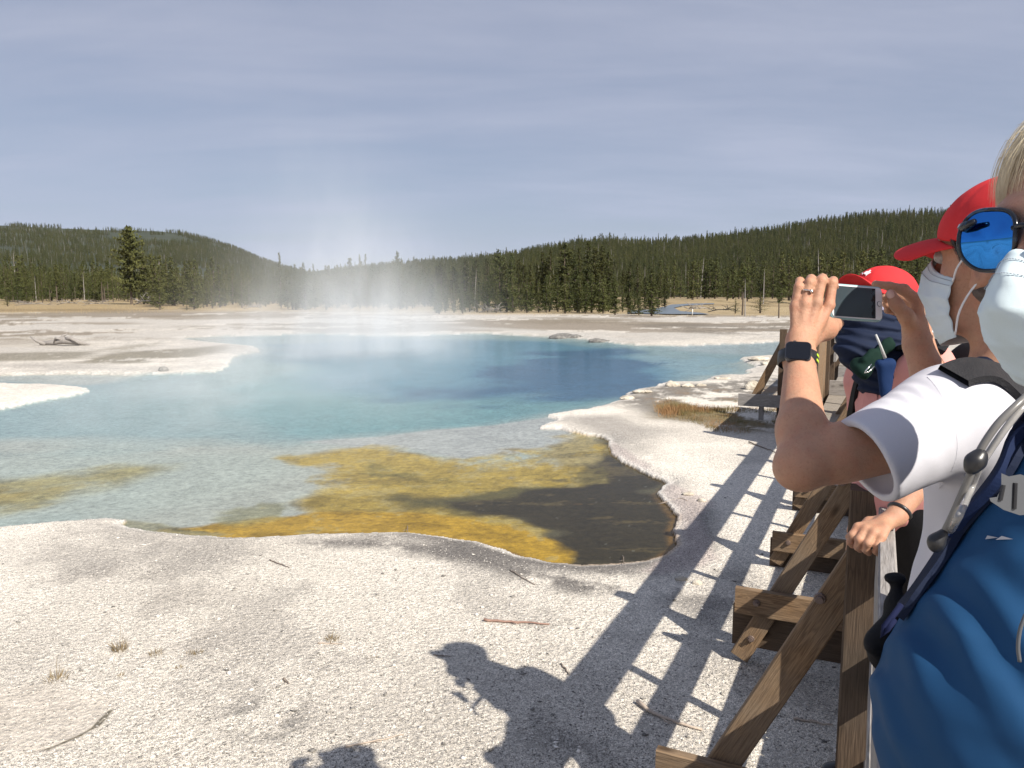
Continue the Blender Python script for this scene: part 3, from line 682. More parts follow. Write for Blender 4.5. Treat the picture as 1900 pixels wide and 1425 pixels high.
STEAM = [(sp(575, 25, .7), (1.9, 2.4, 1.5), .27), (sp(735, 26, .8), (1.9, 2.4, 1.4), .21), (sp(655, 25, 2.3), (2.4, 2.6, 1.8), .10), (sp(600, 27, 4.6), (2.0, 3, 2.8), .018),
         (sp(600, 22, .0), (3.4, 5.5, .55), .10), (sp(430, 15, .0), (3.2, 4.5, .35), .13), (sp(800, 31, .3), (3.0, 3, .9), .05), (sp(470, 27, .4), (3.0, 3, 1.0), .035), (sp(250, 11, .0), (2.5, 3, .25), .04)]
S.cycles.volume_bounces = 3; M_steam = mat('steam', m_steam); M_steam.cycles.volume_step_rate = 1.2
haze_box('steam', (-14.5, 9.5, WL + .02), (3.0, 42, 9.5), M_steam, 'pale steam drifting up from the hot pool')
# ================================================================ BOARDWALK AND RAILINGS
RZ = R(25.4); SR, CR = math.sin(RZ), math.cos(RZ)
def W(a, p, z): return Vector((a * SR + p * CR, a * CR - p * SR, z))     # along the walk, to its right, height
AL = Vector((SR, CR, 0)); PE = Vector((CR, -SR, 0))
def m_wood(name, c1, c2, c3, sc=1.0, axis=0, notch=False):
    def fn(n):
        v = n.obj(); uv = n.node('ShaderNodeUVMap').outputs[0]
        rnd = n.node('ShaderNodeObjectInfo').outputs['Random']
        off = n.node('ShaderNodeCombineXYZ'); n.link(n.math('MULTIPLY', rnd, 37.0), off.inputs[0]); n.link(n.math('MULTIPLY', rnd, 11.0), off.inputs[1])
        va = n.node('ShaderNodeVectorMath', operation='ADD'); n.link(uv, va.inputs[0]); n.link(off.outputs[0], va.inputs[1]); u = va.outputs[0]
        m = n.mapping(u, (1.6 * sc, 22 * sc, 1)); f = n.noise(1, 3, .5, m, 1.6)
        rings = n.math('FRACT', n.math('MULTIPLY', f, 9)); rr_ = n.math('ABSOLUTE', n.math('SUBTRACT', rings, .5))
        fine = n.noise(1, 4, .7, n.mapping(u, (9, 260, 1)))
        big = n.noise(2.2, 4, .6, u); kn = n.node('ShaderNodeTexVoronoi', feature='F1'); kn.inputs['Scale'].default_value = 1; n.link(n.mapping(u, (3.2, 7, 1)), kn.inputs['Vector'])
        knot = n.fr(kn.outputs['Distance'], .05, .16, 1, 0)
        c = n.mix(n.fr(rr_, .02, .35), c1, c2); c = n.mix(n.fr(big, .35, .65), c, c3)
        c = n.mix(n.math('MULTIPLY', n.fr(fine, .35, .6, 1, 0), .55), c, tuple(x * .35 for x in c1))
        c = n.mix(n.math('MULTIPLY', knot, .85), c, tuple(x * .35 for x in c1))
        h = n.math('ADD', n.math('MULTIPLY', rr_, .6), n.math('MULTIPLY', fine, .8))
        if notch:   # rows of small incisions pressed into treated posts
            bk = n.node('ShaderNodeTexBrick', offset=.5, squash=1); bk.inputs['Scale'].default_value = 1; n.link(n.mapping(u, (24, 95, 1)), bk.inputs['Vector'])
            bk.inputs['Mortar Size'].default_value = .30; bk.inputs['Color1'].default_value = (0, 0, 0, 1); bk.inputs['Color2'].default_value = (0, 0, 0, 1); bk.inputs['Mortar'].default_value = (1, 1, 1, 1)
            c = n.mix(bk.outputs['Color'], n.mix(.6, c, (.02, .014, .01)), c); h = n.math('ADD', h, bk.outputs['Color'])
        n.out(n.bsdf(c, .85, n.bump(h, .55, .003), Specular_IOR_Level=.2))
    return mat(name, fn)
M_w_brown = m_wood('weathered_brown_wood', (.15, .09, .05), (.33, .21, .115), (.24, .18, .125))
M_w_grey = m_wood('weathered_grey_wood', (.24, .22, .20), (.40, .38, .36), (.33, .31, .30))
M_w_post = m_wood('dark_treated_post', (.085, .055, .036), (.145, .098, .064), (.11, .085, .064), notch=True)
M_w_deck = m_wood('deck_wood', (.22, .19, .15), (.36, .32, .27), (.30, .27, .24))
M_bolt = plain('rusty_bolt', (.20, .15, .13), .5, 200, .4, Metallic=.5)
def boards(name, lst, m, parent=None, bev=.004):
    """one mesh of boards, each (a, b, width, height, up); UVs run along every board"""
    vs = []; fs = []; uvs = []; q = 0
    for a, b, wd, hh, up in lst:
        mb = MB().beam(a, b, wd, hh, up, bev=bev); base = len(vs); L = (Vector(b) - Vector(a)).length; vs += mb.v
        d = (Vector(b) - Vector(a)).normalized(); u = Vector(up); r = d.cross(u).normalized(); u = r.cross(d); q += 1.37
        for f in mb.f:
            fs.append(tuple(i + base for i in f)); P_ = [Vector(mb.v[i]) for i in f]
            nn = (P_[1] - P_[0]).cross(P_[2] - P_[1])
            side = abs(nn.normalized().dot(u)) if nn.length > 0 else 0; end = abs(nn.normalized().dot(d)) if nn.length > 0 else 0
            for p in P_:
                rel = p - Vector(a)
                if end > .7: uvs.append((rel.dot(r) * 1.0 + q, rel.dot(u) + q * .3))
                elif side > .5: uvs.append((rel.dot(d) + q, rel.dot(r) + q * .7))
                else: uvs.append((rel.dot(d) + q, rel.dot(u) + q * .7 + .5))
    me = mesh_from(vs, fs, name); uvl = me.uv_layers.new(name='UVMap'); uvl.data.foreach_set('uv', np.array(uvs, np.float32).ravel())
    return link(name, me, m, parent)
UP = Vector((0, 0, 1))
rail = empty('wooden_railing', W(2.42, 0, 0)); tag(rail, 'weathered wooden railing with braced posts running beside the boardwalk in the foreground', 'railing')
inv = Matrix.Translation(-rail.location)
def RB(name, lst, m, bev=.004): return boards(name, [(inv @ Vector(a), inv @ Vector(b), w_, h_, u_) for a, b, w_, h_, u_ in lst], m, rail, bev)
PP = -.006
for k in range(-2, 6):
    a0 = 2.42 + 1.6 * k; zt = .0 if k < 2 else -.16
    RB('post', [(W(a0, PP, -.1), W(a0, PP, 1.43), .089, .089, AL)], M_w_post, .006)
    zb = .31 + (zt if k >= 2 else 0)
    RB('outrigger', [(W(a0 + .022, -.61, .38 + zt), W(a0 + .022, PP - .048, .38 + zt), .038, .14, UP)], M_w_brown)
    RB('outrigger', [(W(a0 + .103, -.63, .215 + zt * .7), W(a0 + .103, .9, .215 + zt * .7), .038, .225, UP)], M_w_post)
    RB('brace', [(W(a0 + .0635, -.585, .05), W(a0 + .0635, PP + .03, 1.26), .098, .038, AL)], M_w_brown)
    for (pp, z_, dy) in ((-.50, .385 + zt, -.004), (-.525, .17, .035), (-.12, 1.06, .04)):
        c = W(a0 + dy + .002, pp, z_) if pp != -.50 else W(a0, pp, z_)
        bo = MB(); bo.tube([c, c - AL * .007], [.019, .016], 10); bo.tube([c - AL * .007, c - AL * .018], [.012, .011], 6)
        bo.v = [tuple(inv @ Vector(v)) for v in bo.v]; bo.build('bolt', M_bolt, rail)
for k in range(0, 6): RB('baluster', [(W(2.42 + 1.6 * k + .8, .008, .40), W(2.42 + 1.6 * k + .8, .008, 1.34), .038, .05, AL)], M_w_grey)
for z_, hh in ((1.275, .235), (.88, .14), (.55, .14)):
    for x0, x1 in ((-2.6, .8), (.806, 4.0), (4.006, 7.2), (7.206, 10.5)):
        RB('rail', [(W(x0, .046, z_), W(x1, .046, z_), .038, hh, UP)], M_w_grey)
deck = empty('boardwalk', W(2.0, 1, 0)); tag(deck, 'grey plank boardwalk the visitors stand on', 'boardwalk')
dv = Matrix.Translation(-deck.location)
pl = []; a_ = -3.2
while a_ < 9.6:
    pl.append((dv @ W(a_, .07, .43), dv @ W(a_, 2.55, .43), .138, .038, UP)); a_ += .147
boards('decking', pl, M_w_deck, deck)
boards('fascia', [(dv @ W(-3.2, .095, .33), dv @ W(9.6, .095, .33), .038, .15, UP)], M_w_grey, deck)
for p_ in (.9, 1.7, 2.4): boards('joist', [(dv @ W(-3.2, p_, .33), dv @ W(9.6, p_, .33), .05, .15, UP)], M_w_brown, deck)
# the walk swings left farther on
def WF(a, p, z): return W(a, p, z)
fd = empty('far_boardwalk', W(12, 0, 0)); tag(fd, 'farther stretch of grey boardwalk stepping up beyond the pink-shirted visitor', 'boardwalk')
fv = Matrix.Translation(-fd.location)
pl = []; a_ = 9.9
while a_ < 19: pl.append((fv @ W(a_, -.62, .43 + (.2 if a_ > 15.2 else 0)), fv @ W(a_, 2.2, .43 + (.2 if a_ > 15.2 else 0)), .138, .038, UP)); a_ += .147
boards('decking', pl, M_w_deck, fd)
for q_ in [(fv @ W(15.14, -.62, .53), fv @ W(15.14, 2.2, .53), .04, .2, UP), (fv @ W(9.82, -.62, .32), fv @ W(9.82, 2.2, .32), .04, .2, UP), (fv @ W(12.4, -.62, .56), fv @ W(12.4, .5, .56), .04, .22, UP)]: boards('riser', [q_], M_w_grey, fd)
fr_ = empty('wooden_railing', W(11, -.7, 0)); tag(fr_, 'close-boarded wooden railing with diagonal shadows beyond the raised watch wrist', 'railing')
rv = Matrix.Translation(-fr_.location)
lst = []; a_ = 10.4
while a_ < 12.7: lst.append((rv @ W(a_, -.72, .12), rv @ W(a_, -.72, 1.32), .26, .04, PE)); a_ += .27
boards('plank', lst, M_w_brown, fr_)
for q_ in [(rv @ W(10.2, -.70, -.1), rv @ W(10.2, -.70, 1.42), .1, .1, AL), (rv @ W(12.75, -.70, -.1), rv @ W(12.75, -.70, 1.42), .1, .1, AL)]: boards('post', [q_], M_w_post, fr_)
fb = empty('braced_post', at(1453, 640, 11.7)); fb.location.z = 0; tag(fb, 'braced wooden post standing by the pool edge left of the raised wrist', 'post')
c = Vector(fb.location); bv = Matrix.Translation(-c)
boards('post', [(bv @ (c + UP * -.1), bv @ (c + UP * 1.42), .1, .1, AL)], M_w_post, fb)
boards('brace', [(bv @ (c - PE * .42 + UP * .3 + AL * .07), bv @ (c - PE * .0 + UP * 1.2 + AL * .07), .12, .04, AL)], M_w_brown, fb)
boards('outrigger', [(bv @ (c - PE * .62 + UP * .32 - AL * .07), bv @ (c + PE * .6 + UP * .32 - AL * .07), .04, .19, UP)], M_w_grey, fb)
boards('leg', [(bv @ (c - PE * .28 + UP * -.1), bv @ (c - PE * .28 + UP * .22), .07, .07, AL)], M_w_grey, fb)
# railing along the other side, farther off
r2 = empty('wooden_railing', W(14, 2.3, 0)); tag(r2, 'grey wooden railing on the far right side of the walk, behind the red-capped visitor', 'railing')
r2v = Matrix.Translation(-r2.location)
for k in range(5): boards('post', [(r2v @ W(11 + 2.1 * k, 2.3, .0), r2v @ W(11 + 2.1 * k, 2.3, 1.45), .09, .09, AL)], M_w_post, r2)
for z_, hh in ((1.3, .2), (.92, .14), (.62, .12)): boards('rail', [(r2v @ W(10.6, 2.24, z_), r2v @ W(19.6, 2.24, z_), .038, hh, UP)], M_w_grey, r2)
r3 = empty('wooden_railing', W(17, -.7, 0)); tag(r3, 'distant low railing seen between the watch hand and the navy neck gaiter', 'railing')
r3v = Matrix.Translation(-r3.location)
for k in range(4): boards('post', [(r3v @ W(13.6 + 1.9 * k, -.66, .0), r3v @ W(13.6 + 1.9 * k, -.66, 1.4), .09, .09, AL)], M_w_post, r3)
for z_, hh in ((1.28, .2), (.95, .14)): boards('rail', [(r3v @ W(13.2, -.6, z_), r3v @ W(19.6, -.6, z_), .038, hh, UP)], M_w_grey, r3)
# ================================================================ BODIES: fields of distance turned into one surface
def smin(a, b, k):
    if k <= 0: return np.minimum(a, b)
    h = np.maximum(k - np.abs(a - b), 0) / k; return np.minimum(a, b) - h*h*k*.25
def smax(a, b, k): return -smin(-a, -b, k)
class Field:
    def __init__(s): s.pr = []; s.post = None
    def cone(s, a, b, ra, rb, k=.02, op='u', sq=None):
        a = np.array(a, float); b = np.array(b, float); ab = b - a; L2 = float(ab @ ab) + 1e-12
        def f(P):
            w_ = P - a; t = np.clip(w_ @ ab / L2, 0, 1); d = w_ - t[:, None] * ab
            if sq is not None:      # flatten along direction sq[0] by factor sq[1]
                q = np.array(sq[0], float); q /= np.linalg.norm(q); c = d @ q; d = d + np.outer(c * (sq[1] - 1), q)
                return (np.linalg.norm(d, axis=1) - (ra + (rb - ra) * t)) * (1 if sq[1] < 1 else .8)
            return np.linalg.norm(d, axis=1) - (ra + (rb - ra) * t)
        s.pr.append((f, (a + b) / 2, math.sqrt(L2) / 2 + max(ra, rb) * (1 if sq is None or sq[1] >= 1 else 1 / sq[1]), k, op)); return s
    def chain(s, pts, rads, k=.02, **kw):
        for i in range(len(pts) - 1): s.cone(pts[i], pts[i+1], rads[i], rads[i+1], k, **kw)
        return s
    def ell(s, c, r, k=.02, op='u', M=None):
        """ellipsoid; M is a head frame (4x4) the centre and axes live in"""
        r = np.array(r, float); c = np.array(c, float)
        Mi = np.array(M.inverted()) if M is not None else None
        def f(P):
            q = P if Mi is None else P @ Mi[:3, :3].T + Mi[:3, 3]
            q = q - c; k0 = np.linalg.norm(q / r, axis=1); k1 = np.linalg.norm(q / (r * r), axis=1) + 1e-9; return k0 * (k0 - 1) / k1
        cw = c if M is None else np.array(M @ Vector(c))
        s.pr.append((f, cw, float(r.max()), k, op)); return s
    def plane(s, p, nrm, k=.0, c=None, rad=9):
        """cut away the side nrm points to (only near c within rad)"""
        p = np.array(p, float); nrm = np.array(nrm, float); nrm /= np.linalg.norm(nrm)
        s.pr.append((lambda P: -((P - p) @ nrm), p if c is None else np.array(c, float), rad, k, 'cut')); return s
    def eval(s, P, c=None, br=0):
        d = np.full(len(P), 1.0, float)
        for f, pc, pr, k, op in s.pr:
            if c is not None and np.linalg.norm(pc - c) > pr + br + .06: continue
            if op == 'u': d = smin(d, f(P), k)
            elif op == 's': d = smax(d, -f(P), k)
            elif op == 'cut':
                v = -f(P); m = np.linalg.norm(P - pc, axis=1) < pr if pr < 8 else slice(None); d[m] = smax(d[m], v[m], k)
        if s.post: d = s.post(P, d)
        return d
    def mesh(s, vox, name='body', pad=.02):
        us = [(pc, pr) for f, pc, pr, k, op in s.pr if op == 'u']
        lo = np.min([c - r for c, r in us], 0) - pad; hi = np.max([c + r for c, r in us], 0) + pad
        n = np.ceil((hi - lo) / vox).astype(int) + 1; B = 12; n = ((n + B - 1) // B) * B
        D = np.full(n, .5, np.float32); hb = B * vox * math.sqrt(3) / 2
        off = np.stack(np.meshgrid(*[np.arange(B)] * 3, indexing='ij'), -1).reshape(-1, 3)
        UC = np.array([c for c, r in us]); UR = np.array([r for c, r in us])
        nb = n // B; bi = np.stack(np.meshgrid(*[np.arange(q) for q in nb], indexing='ij'), -1).reshape(-1, 3)
        cen = lo + (bi * B + (B - 1) / 2) * vox
        ok = np.zeros(len(bi), bool)
        for c, r in us: ok |= np.linalg.norm(cen - c, axis=1) < r + hb + .03
        for b, c in zip(bi[ok], cen[ok]):
            dc = s.eval(c[None], c, hb)[0]
            if dc > hb * 1.35 + .012:  continue
            i0 = b * B
            if dc < -hb * 1.35 - .012: D[i0[0]:i0[0]+B, i0[1]:i0[1]+B, i0[2]:i0[2]+B] = -.5; continue
            P = lo + (i0 + off) * vox
            D[i0[0]:i0[0]+B, i0[1]:i0[1]+B, i0[2]:i0[2]+B] = s.eval(P, c, hb).reshape(B, B, B)
        return surface_net(D, lo, vox, name)
def surface_net(D, lo, vox, name):
    D[0] = D[-1] = .5; D[:, 0] = D[:, -1] = .5; D[:, :, 0] = D[:, :, -1] = .5
    nx, ny, nz = D.shape; st = np.array([ny * nz, nz, 1]); ins = D < 0; ids = []; pos = []; quads = []
    for ax in range(3):
        a = [slice(None)] * 3; b = [slice(None)] * 3; a[ax] = slice(0, -1); b[ax] = slice(1, None)
        ch = ins[tuple(a)] != ins[tuple(b)]; I = np.argwhere(ch)
        if len(I) == 0: continue
        J = I.copy(); J[:, ax] += 1
        da = D[I[:, 0], I[:, 1], I[:, 2]]; db = D[J[:, 0], J[:, 1], J[:, 2]]; t = da / (da - db)
        p = I.astype(float); p[:, ax] += t; o1, o2 = [(1, 2), (2, 0), (0, 1)][ax]
        base = I @ st; c00 = base; c10 = base - st[o1]; c01 = base - st[o2]; c11 = base - st[o1] - st[o2]
        for c in (c00, c10, c01, c11): ids.append(c); pos.append(p)
        q = np.stack([c00, c10, c11, c01], 1); flip = da > 0; q[flip] = q[flip][:, ::-1]; quads.append(q)
    ids = np.concatenate(ids); pos = np.concatenate(pos); quads = np.concatenate(quads)
    u, inv_ = np.unique(ids, return_inverse=True); cnt = np.bincount(inv_)
    v = np.stack([np.bincount(inv_, pos[:, k]) / cnt for k in range(3)], 1) * vox + lo
    f = np.searchsorted(u, quads)
    # two light relaxing passes
    for _ in range(2):
        s_ = np.zeros_like(v); c_ = np.zeros(len(v))
        for k in range(4):
            a = f[:, k]; b = f[:, (k+1) % 4]
            for q in range(3): s_[:, q] += np.bincount(a, v[b, q], len(v)) + np.bincount(b, v[a, q], len(v))
            c_ += np.bincount(a, minlength=len(v)) + np.bincount(b, minlength=len(v))
        v = v * .6 + (s_ / c_[:, None]) * .4
    return mesh_np(v, f, name)
def solid(name, fld, vox, m, parent, root_loc=None):
    me = fld.mesh(vox, name); o = link(name, me, m, parent, smooth=True)
    if parent is not None: o.matrix_parent_inverse = Matrix.Translation(-Vector(parent.location))
    return o
def keep(o, parent):
    """parent an object whose mesh is in world coordinates"""
    o.parent = parent; o.matrix_parent_inverse = Matrix.Translation(-Vector(parent.location)); return o
def frame(c, az, tilt=0, roll=0):
    """head or chest frame: local +Y looks along azimuth az (degrees clockwise from +Y), tilt up"""
    return Matrix.Translation(c) @ Matrix.Rotation(-R(az), 4, 'Z') @ Matrix.Rotation(R(tilt), 4, 'X') @ Matrix.Rotation(R(roll), 4, 'Y')
def n3(P, wl, seed=0):
    """cheap 3-D smooth noise -1..1"""
    return (vnoise(P[:, 0] / wl + P[:, 2] / wl * .73, P[:, 1] / wl - P[:, 2] / wl * .61, seed) + vnoise(P[:, 2] / wl * 1.1 + 5, (P[:, 0] + P[:, 1]) / wl, seed + 3)) - 1
def skin(name, c, freckle=.5):
    def fn(n):
        v = n.pos(); f = n.noise(26, 4, .6, v); g = n.noise(240, 4, .7, v); h = n.noise(900, 2, .6, v)
        col = n.mix(n.fr(f, .3, .7), tuple(x * .86 for x in c), (min(1, c[0] * 1.1), c[1] * 1.06, c[2] * 1.0))
        rd = n.noise(55, 3, .5, v); col = n.mix(n.math('MULTIPLY', n.fr(rd, .45, .65), .35), col, (c[0] * .98, c[1] * .72, c[2] * .68)); col = n.mix(n.math('MULTIPLY', n.fr(g, .52, .72), freckle), col, (c[0] * .66, c[1] * .52, c[2] * .45))
        b = n.bump(n.math('ADD', g, n.math('MULTIPLY', h, .5)), .6, .0018)
        n.out(n.bsdf(col, .50, b, Subsurface_Weight=.06, Subsurface_Scale=.01, Specular_IOR_Level=.35))
    return mat(name, fn)
def cloth(name, c, rough=.9, weave=900, var=.12, bump=.3, sheen=0):
    def fn(n):
        v = n.pos(); f = n.noise(18, 4, .6, v); g = n.noise(weave, 2, .6, v)
        col = n.mix(f, tuple(x * (1 - var) for x in c), tuple(min(1, x * (1 + var)) for x in c))
        col = n.mix(n.fr(g, .3, .7, 0, .3), col, tuple(x * .75 for x in c))
        n.out(n.bsdf(col, rough, n.bump(n.math('ADD', n.math('MULTIPLY', n.noise(60, 3, .6, v), 2.0), g), bump, .0012), Specular_IOR_Level=.2, Sheen_Weight=sheen))
    return mat(name, fn)
M_skin_tan = skin('tanned_skin', (.48, .27, .18)); M_skin_fair = skin('fair_skin', (.56, .32, .23)); M_skin_face = skin('face_skin', (.50, .29, .21))
M_nail = plain('fingernail', (.66, .43, .36), .3, 200, .05)
M_white_shirt = cloth('white_jersey', (.60, .60, .655), .85, 1200, .02, .15)
M_pink = cloth('pink_cotton', (.66, .30, .27), .9, 500, .10, .3)
M_red = cloth('red_cap_cotton', (.62, .035, .04), .8, 700, .06, .3)
M_blue = cloth('blue_shirt', (.012, .062, .155), .75, 1500, .06, .12, .0)
M_navy = cloth('navy_cloth', (.010, .017, .042), .8, 700, .3, .3)
M_black = cloth('black_fabric', (.012, .012, .014), .75, 600, .3, .5)
M_mesh = cloth('black_mesh_strap', (.03, .03, .034), .7, 420, .3, 1.0)
M_mask = cloth('pale_blue_mask', (.62, .73, .78), .8, 1500, .05, .2)
M_maskw = cloth('mask_edge', (.72, .76, .80), .8, 1500, .04, .1)
M_green = cloth('dark_green_bandana', (.005, .022, .016), .85, 500, .4, .4)
M_pouch = cloth('blue_pouch', (.006, .024, .085), .8, 600, .2, .4)
M_stitch = plain('grey_thread', (.30, .34, .40), .8)
M_loop = plain('ear_loop', (.75, .76, .78), .8)
M_darkp = plain('dark_plastic', (.02, .02, .022), .35)
M_greyp = plain('grey_plastic', (.085, .09, .10), .45, 30, .06)
M_clear = plain('clear_hose', (.42, .41, .40), .15, 40, .1, Transmission_Weight=.35)

def head_field(f, M, neck_to, neck_r=.052, k=.02, ears=True):
    E = lambda c, r, kk=k, op='u': f.ell(c, r, kk, op, M)
    wp = lambda x, y, z: np.array(M @ Vector((x, y, z)))
    E((0, -.012, .035), (.075, .097, .088)); E((0, .028, -.03), (.060, .066, .082), .03)
    f.cone(wp(-.03, .045, -.085), wp(.03, .045, -.085), .026, .026, .03); E((0, .066, -.092), (.022, .02, .02), .02)
    E((0, .078, .028), (.05, .02, .014), .02)                                         # brow
    f.cone(wp(0, .094, .012), wp(0, .112, -.028), .007, .012, .012); E((.012, .1, -.031), (.009, .011, .008), .008); E((-.012, .1, -.031), (.009, .011, .008), .008)
    for s in (-1, 1):
        E((s * .040, .048, -.03), (.020, .022, .020), .02)                            # cheek
        f.ell((s * .032, .1, .008), (.017, .016, .012), .012, 's', M)                 # eye socket
        if ears:
            f.ell((s * .078, -.012, -.008), (.011, .018, .031), .008, 'u', M); f.ell((s * .088, -.010, -.006), (.008, .010, .018), .006, 's', M)
            f.cone(wp(s * .082, -.03, .012), wp(s * .083, -.028, -.012), .0045, .0045, .004); f.cone(wp(s * .082, -.03, .014), wp(s * .083, -.008, .021), .0045, .0045, .004)
            f.ell((s * .078, -.001, -.034), (.006, .008, .009), .005, 'u', M)
    E((0, .093, -.052), (.022, .012, .006), .006); E((0, .09, -.063), (.02, .013, .007), .006)                                # lips
    f.cone(wp(0, -.02, -.06), neck_to, neck_r, neck_r * 1.08, .03)
def eyes(M, parent):
    for s in (-1, 1):
        mb = MB(); c = Vector((s * .032, .083, .008)); vs = []; fs = []; n_ = 10
        for i in range(n_ + 1):
            for j in range(16):
                t = math.pi * i / n_; q = 2 * math.pi * j / 16; vs.append(M @ (c + Vector((math.sin(t) * math.cos(q), math.cos(t), math.sin(t) * math.sin(q))) * .0125))
        for i in range(n_):
            for j in range(16): fs.append((i*16+j, i*16+(j+1) % 16, (i+1)*16+(j+1) % 16, (i+1)*16+j))
        mb.add(vs, fs); keep(mb.build('eye', M_eye, smooth=True), parent)
M_eye = plain('eye', (.35, .33, .32), .1, 300, .5)
def cap(M, parent, m, s=1.0, brim=.075, droop=-.1, lift=0.0, width=.072):
    """baseball cap: panelled crown with a curved peak"""
    f = Field(); f.ell((0, -.012, .042), (.088 * s, .109 * s, .087 * s), .01, 'u', M)
    f.ell((0, -.014, .027), (.081 * s, .102 * s, .087 * s), .0, 's', M)
    up = np.array(M.to_3x3() @ Vector((0, -.12, 1))); f.plane(np.array(M @ Vector((0, 0, .027 + lift))), -up, .004)
    def post(P, d):
        Mi = np.array(M.inverted()); q = P @ Mi[:3, :3].T + Mi[:3, 3]; a = np.arctan2(q[:, 0], q[:, 1] + .012)
        seam = np.abs(((a / (math.pi / 3) + .5) % 1) - .5); return d - .0012 * np.clip(seam * 8, 0, 1) + .001 * n3(P, .03, 4)
    f.post = post; cr = solid('cap', f, .0028, m, parent)
    vs = []; fs = []; nu, nv = 25, 9
    for i in range(nu):
        u = -1 + 2 * i / (nu - 1); th = u * 1.18
        for j in range(nv):
            t = j / (nv - 1); bx, by = math.sin(th) * .083 * s, math.cos(th) * .103 * s - .012
            ex = math.sin(th * .85) * width * 1.12 * s; ey = .090 * s + brim * math.sqrt(max(0, 1 - (u * .98)**2)) * s + (0 if abs(u) < 1 else 0)
            x = bx + (ex - bx) * t; y = by + (max(ey, by) - by) * t
            z = .040 + lift + droop * (y - .082) * t - .55 * (x * x) / .083 * (.42 + .58 * t) - .012 * (1 - t) * 0
            vs.append((x, y, z))
    for i in range(nu - 1):
        for j in range(nv - 1): fs.append((i*nv+j, (i+1)*nv+j, (i+1)*nv+j+1, i*nv+j+1))
    me = mesh_from([M @ Vector(v) for v in vs], fs, 'peak'); o = link('peak', me, m, None, True)
    sm = o.modifiers.new('thick', 'SOLIDIFY'); sm.thickness = .0042; sm.offset = 0; o.modifiers.new('sub', 'SUBSURF').render_levels = 1
    o.parent = cr
    return cr
def face_mask(M, parent, m, h=1.0, wide=62, loops=(-1, 1), bulge=.016, low=-.118, top=-.012):
    vs = []; fs = []; nu, nv = 49, 41
    for i in range(nu):
        u = -1 + 2 * i / (nu - 1); th = R(u * wide)
        for j in range(nv):
            v = j / (nv - 1); z = top + (low - top) * v - .012 * math.cos(th) * v
            z += .020 * math.exp(-(u / .25)**2) * (1 - v)**3                       # rises over the nose
            pinch = 1 - .22 * abs(u)**2 * 1.0
            z = (top + low) / 2 + (z - (top + low) / 2) * pinch
            rx, ry = .071, .094 + .022 * math.exp(-(u / .28)**2) * math.exp(-((v - .2) / .35)**2) - .012 * v
            rx -= .010 * v
            pl_ = ((v * 3.6 + .25) % 1); ple = (.5 - abs(pl_ - .5) ** .7) * .0055 * (1 if .12 < v < .92 else 0)
            wr = .0013 * math.sin(u * 9 + v * 11) * math.sin(v * 17 + u * 5)
            k = 1 + (bulge * math.cos(th * .9) * math.sin(math.pi * min(1, v * .9 + .08)) + ple + wr + .004) / .09
            vs.append((math.sin(th) * rx * k, math.cos(th) * ry * k - .004, z))
    for i in range(nu - 1):
        for j in range(nv - 1): fs.append((i*nv+j, i*nv+j+1, (i+1)*nv+j+1, (i+1)*nv+j))
    me = mesh_from([M @ Vector(v) for v in vs], fs, 'face_mask'); o = link('face_mask', me, m, None, True); keep(o, parent)
    sm = o.modifiers.new('thick', 'SOLIDIFY'); sm.thickness = .0012; sm.offset = 1
    for row in (2, 5):                                                             # two stitched lines along the top edge
        st = MB()
        for i in range(0, nu - 1):
            a_ = Vector(vs[i*nv+row]); b_ = Vector(vs[(i+1)*nv+row]); o2 = Vector((a_.x, a_.y, 0)).normalized() * .0016
            for q0, q1 in ((.05, .40), (.55, .90)): st.tube([M @ (a_.lerp(b_, q0) + o2), M @ (a_.lerp(b_, q1) + o2)], .00045, 5)
        st.build('stitching', M_stitch, o, True)
    for s in loops:
        i = 0 if s < 0 else nu - 1
        for jj, e in ((2, (.083, .0, .018)), (nv - 3, (.083, -.006, -.035))):
            p0 = Vector(vs[i * nv + jj]); p1 = Vector((s * e[0], e[1], e[2])); mid = (p0 + p1) / 2 + Vector((s * .010, .002, 0))
            t_ = MB().tube([M @ q for q in bez([p0, mid, p1, Vector((s * .080, -.026, (e[2]) * .6))], 12)], .0016, 6).build('ear_loop', M_loop, o, True)
    return o
def ribbon_strands(roots, name, m, parent, wdt=.0012):
    """hair: many thin ribbons, each a list of points"""
    vs = []; fs = []
    for pts in roots:
        n_ = len(pts); k = len(vs); s0 = Vector((random.uniform(-1, 1), random.uniform(-1, 1), random.uniform(-1, 1))).normalized()
        for i, p in enumerate(pts):
            w_ = wdt * (1 - .8 * (i / (n_ - 1))**2); vs += [Vector(p) - s0 * w_, Vector(p) + s0 * w_]
        for i in range(n_ - 1): fs.append((k+2*i, k+2*i+1, k+2*i+3, k+2*i+2))
    o = link(name, mesh_from(vs, fs, name), m, None, True); keep(o, parent); return o
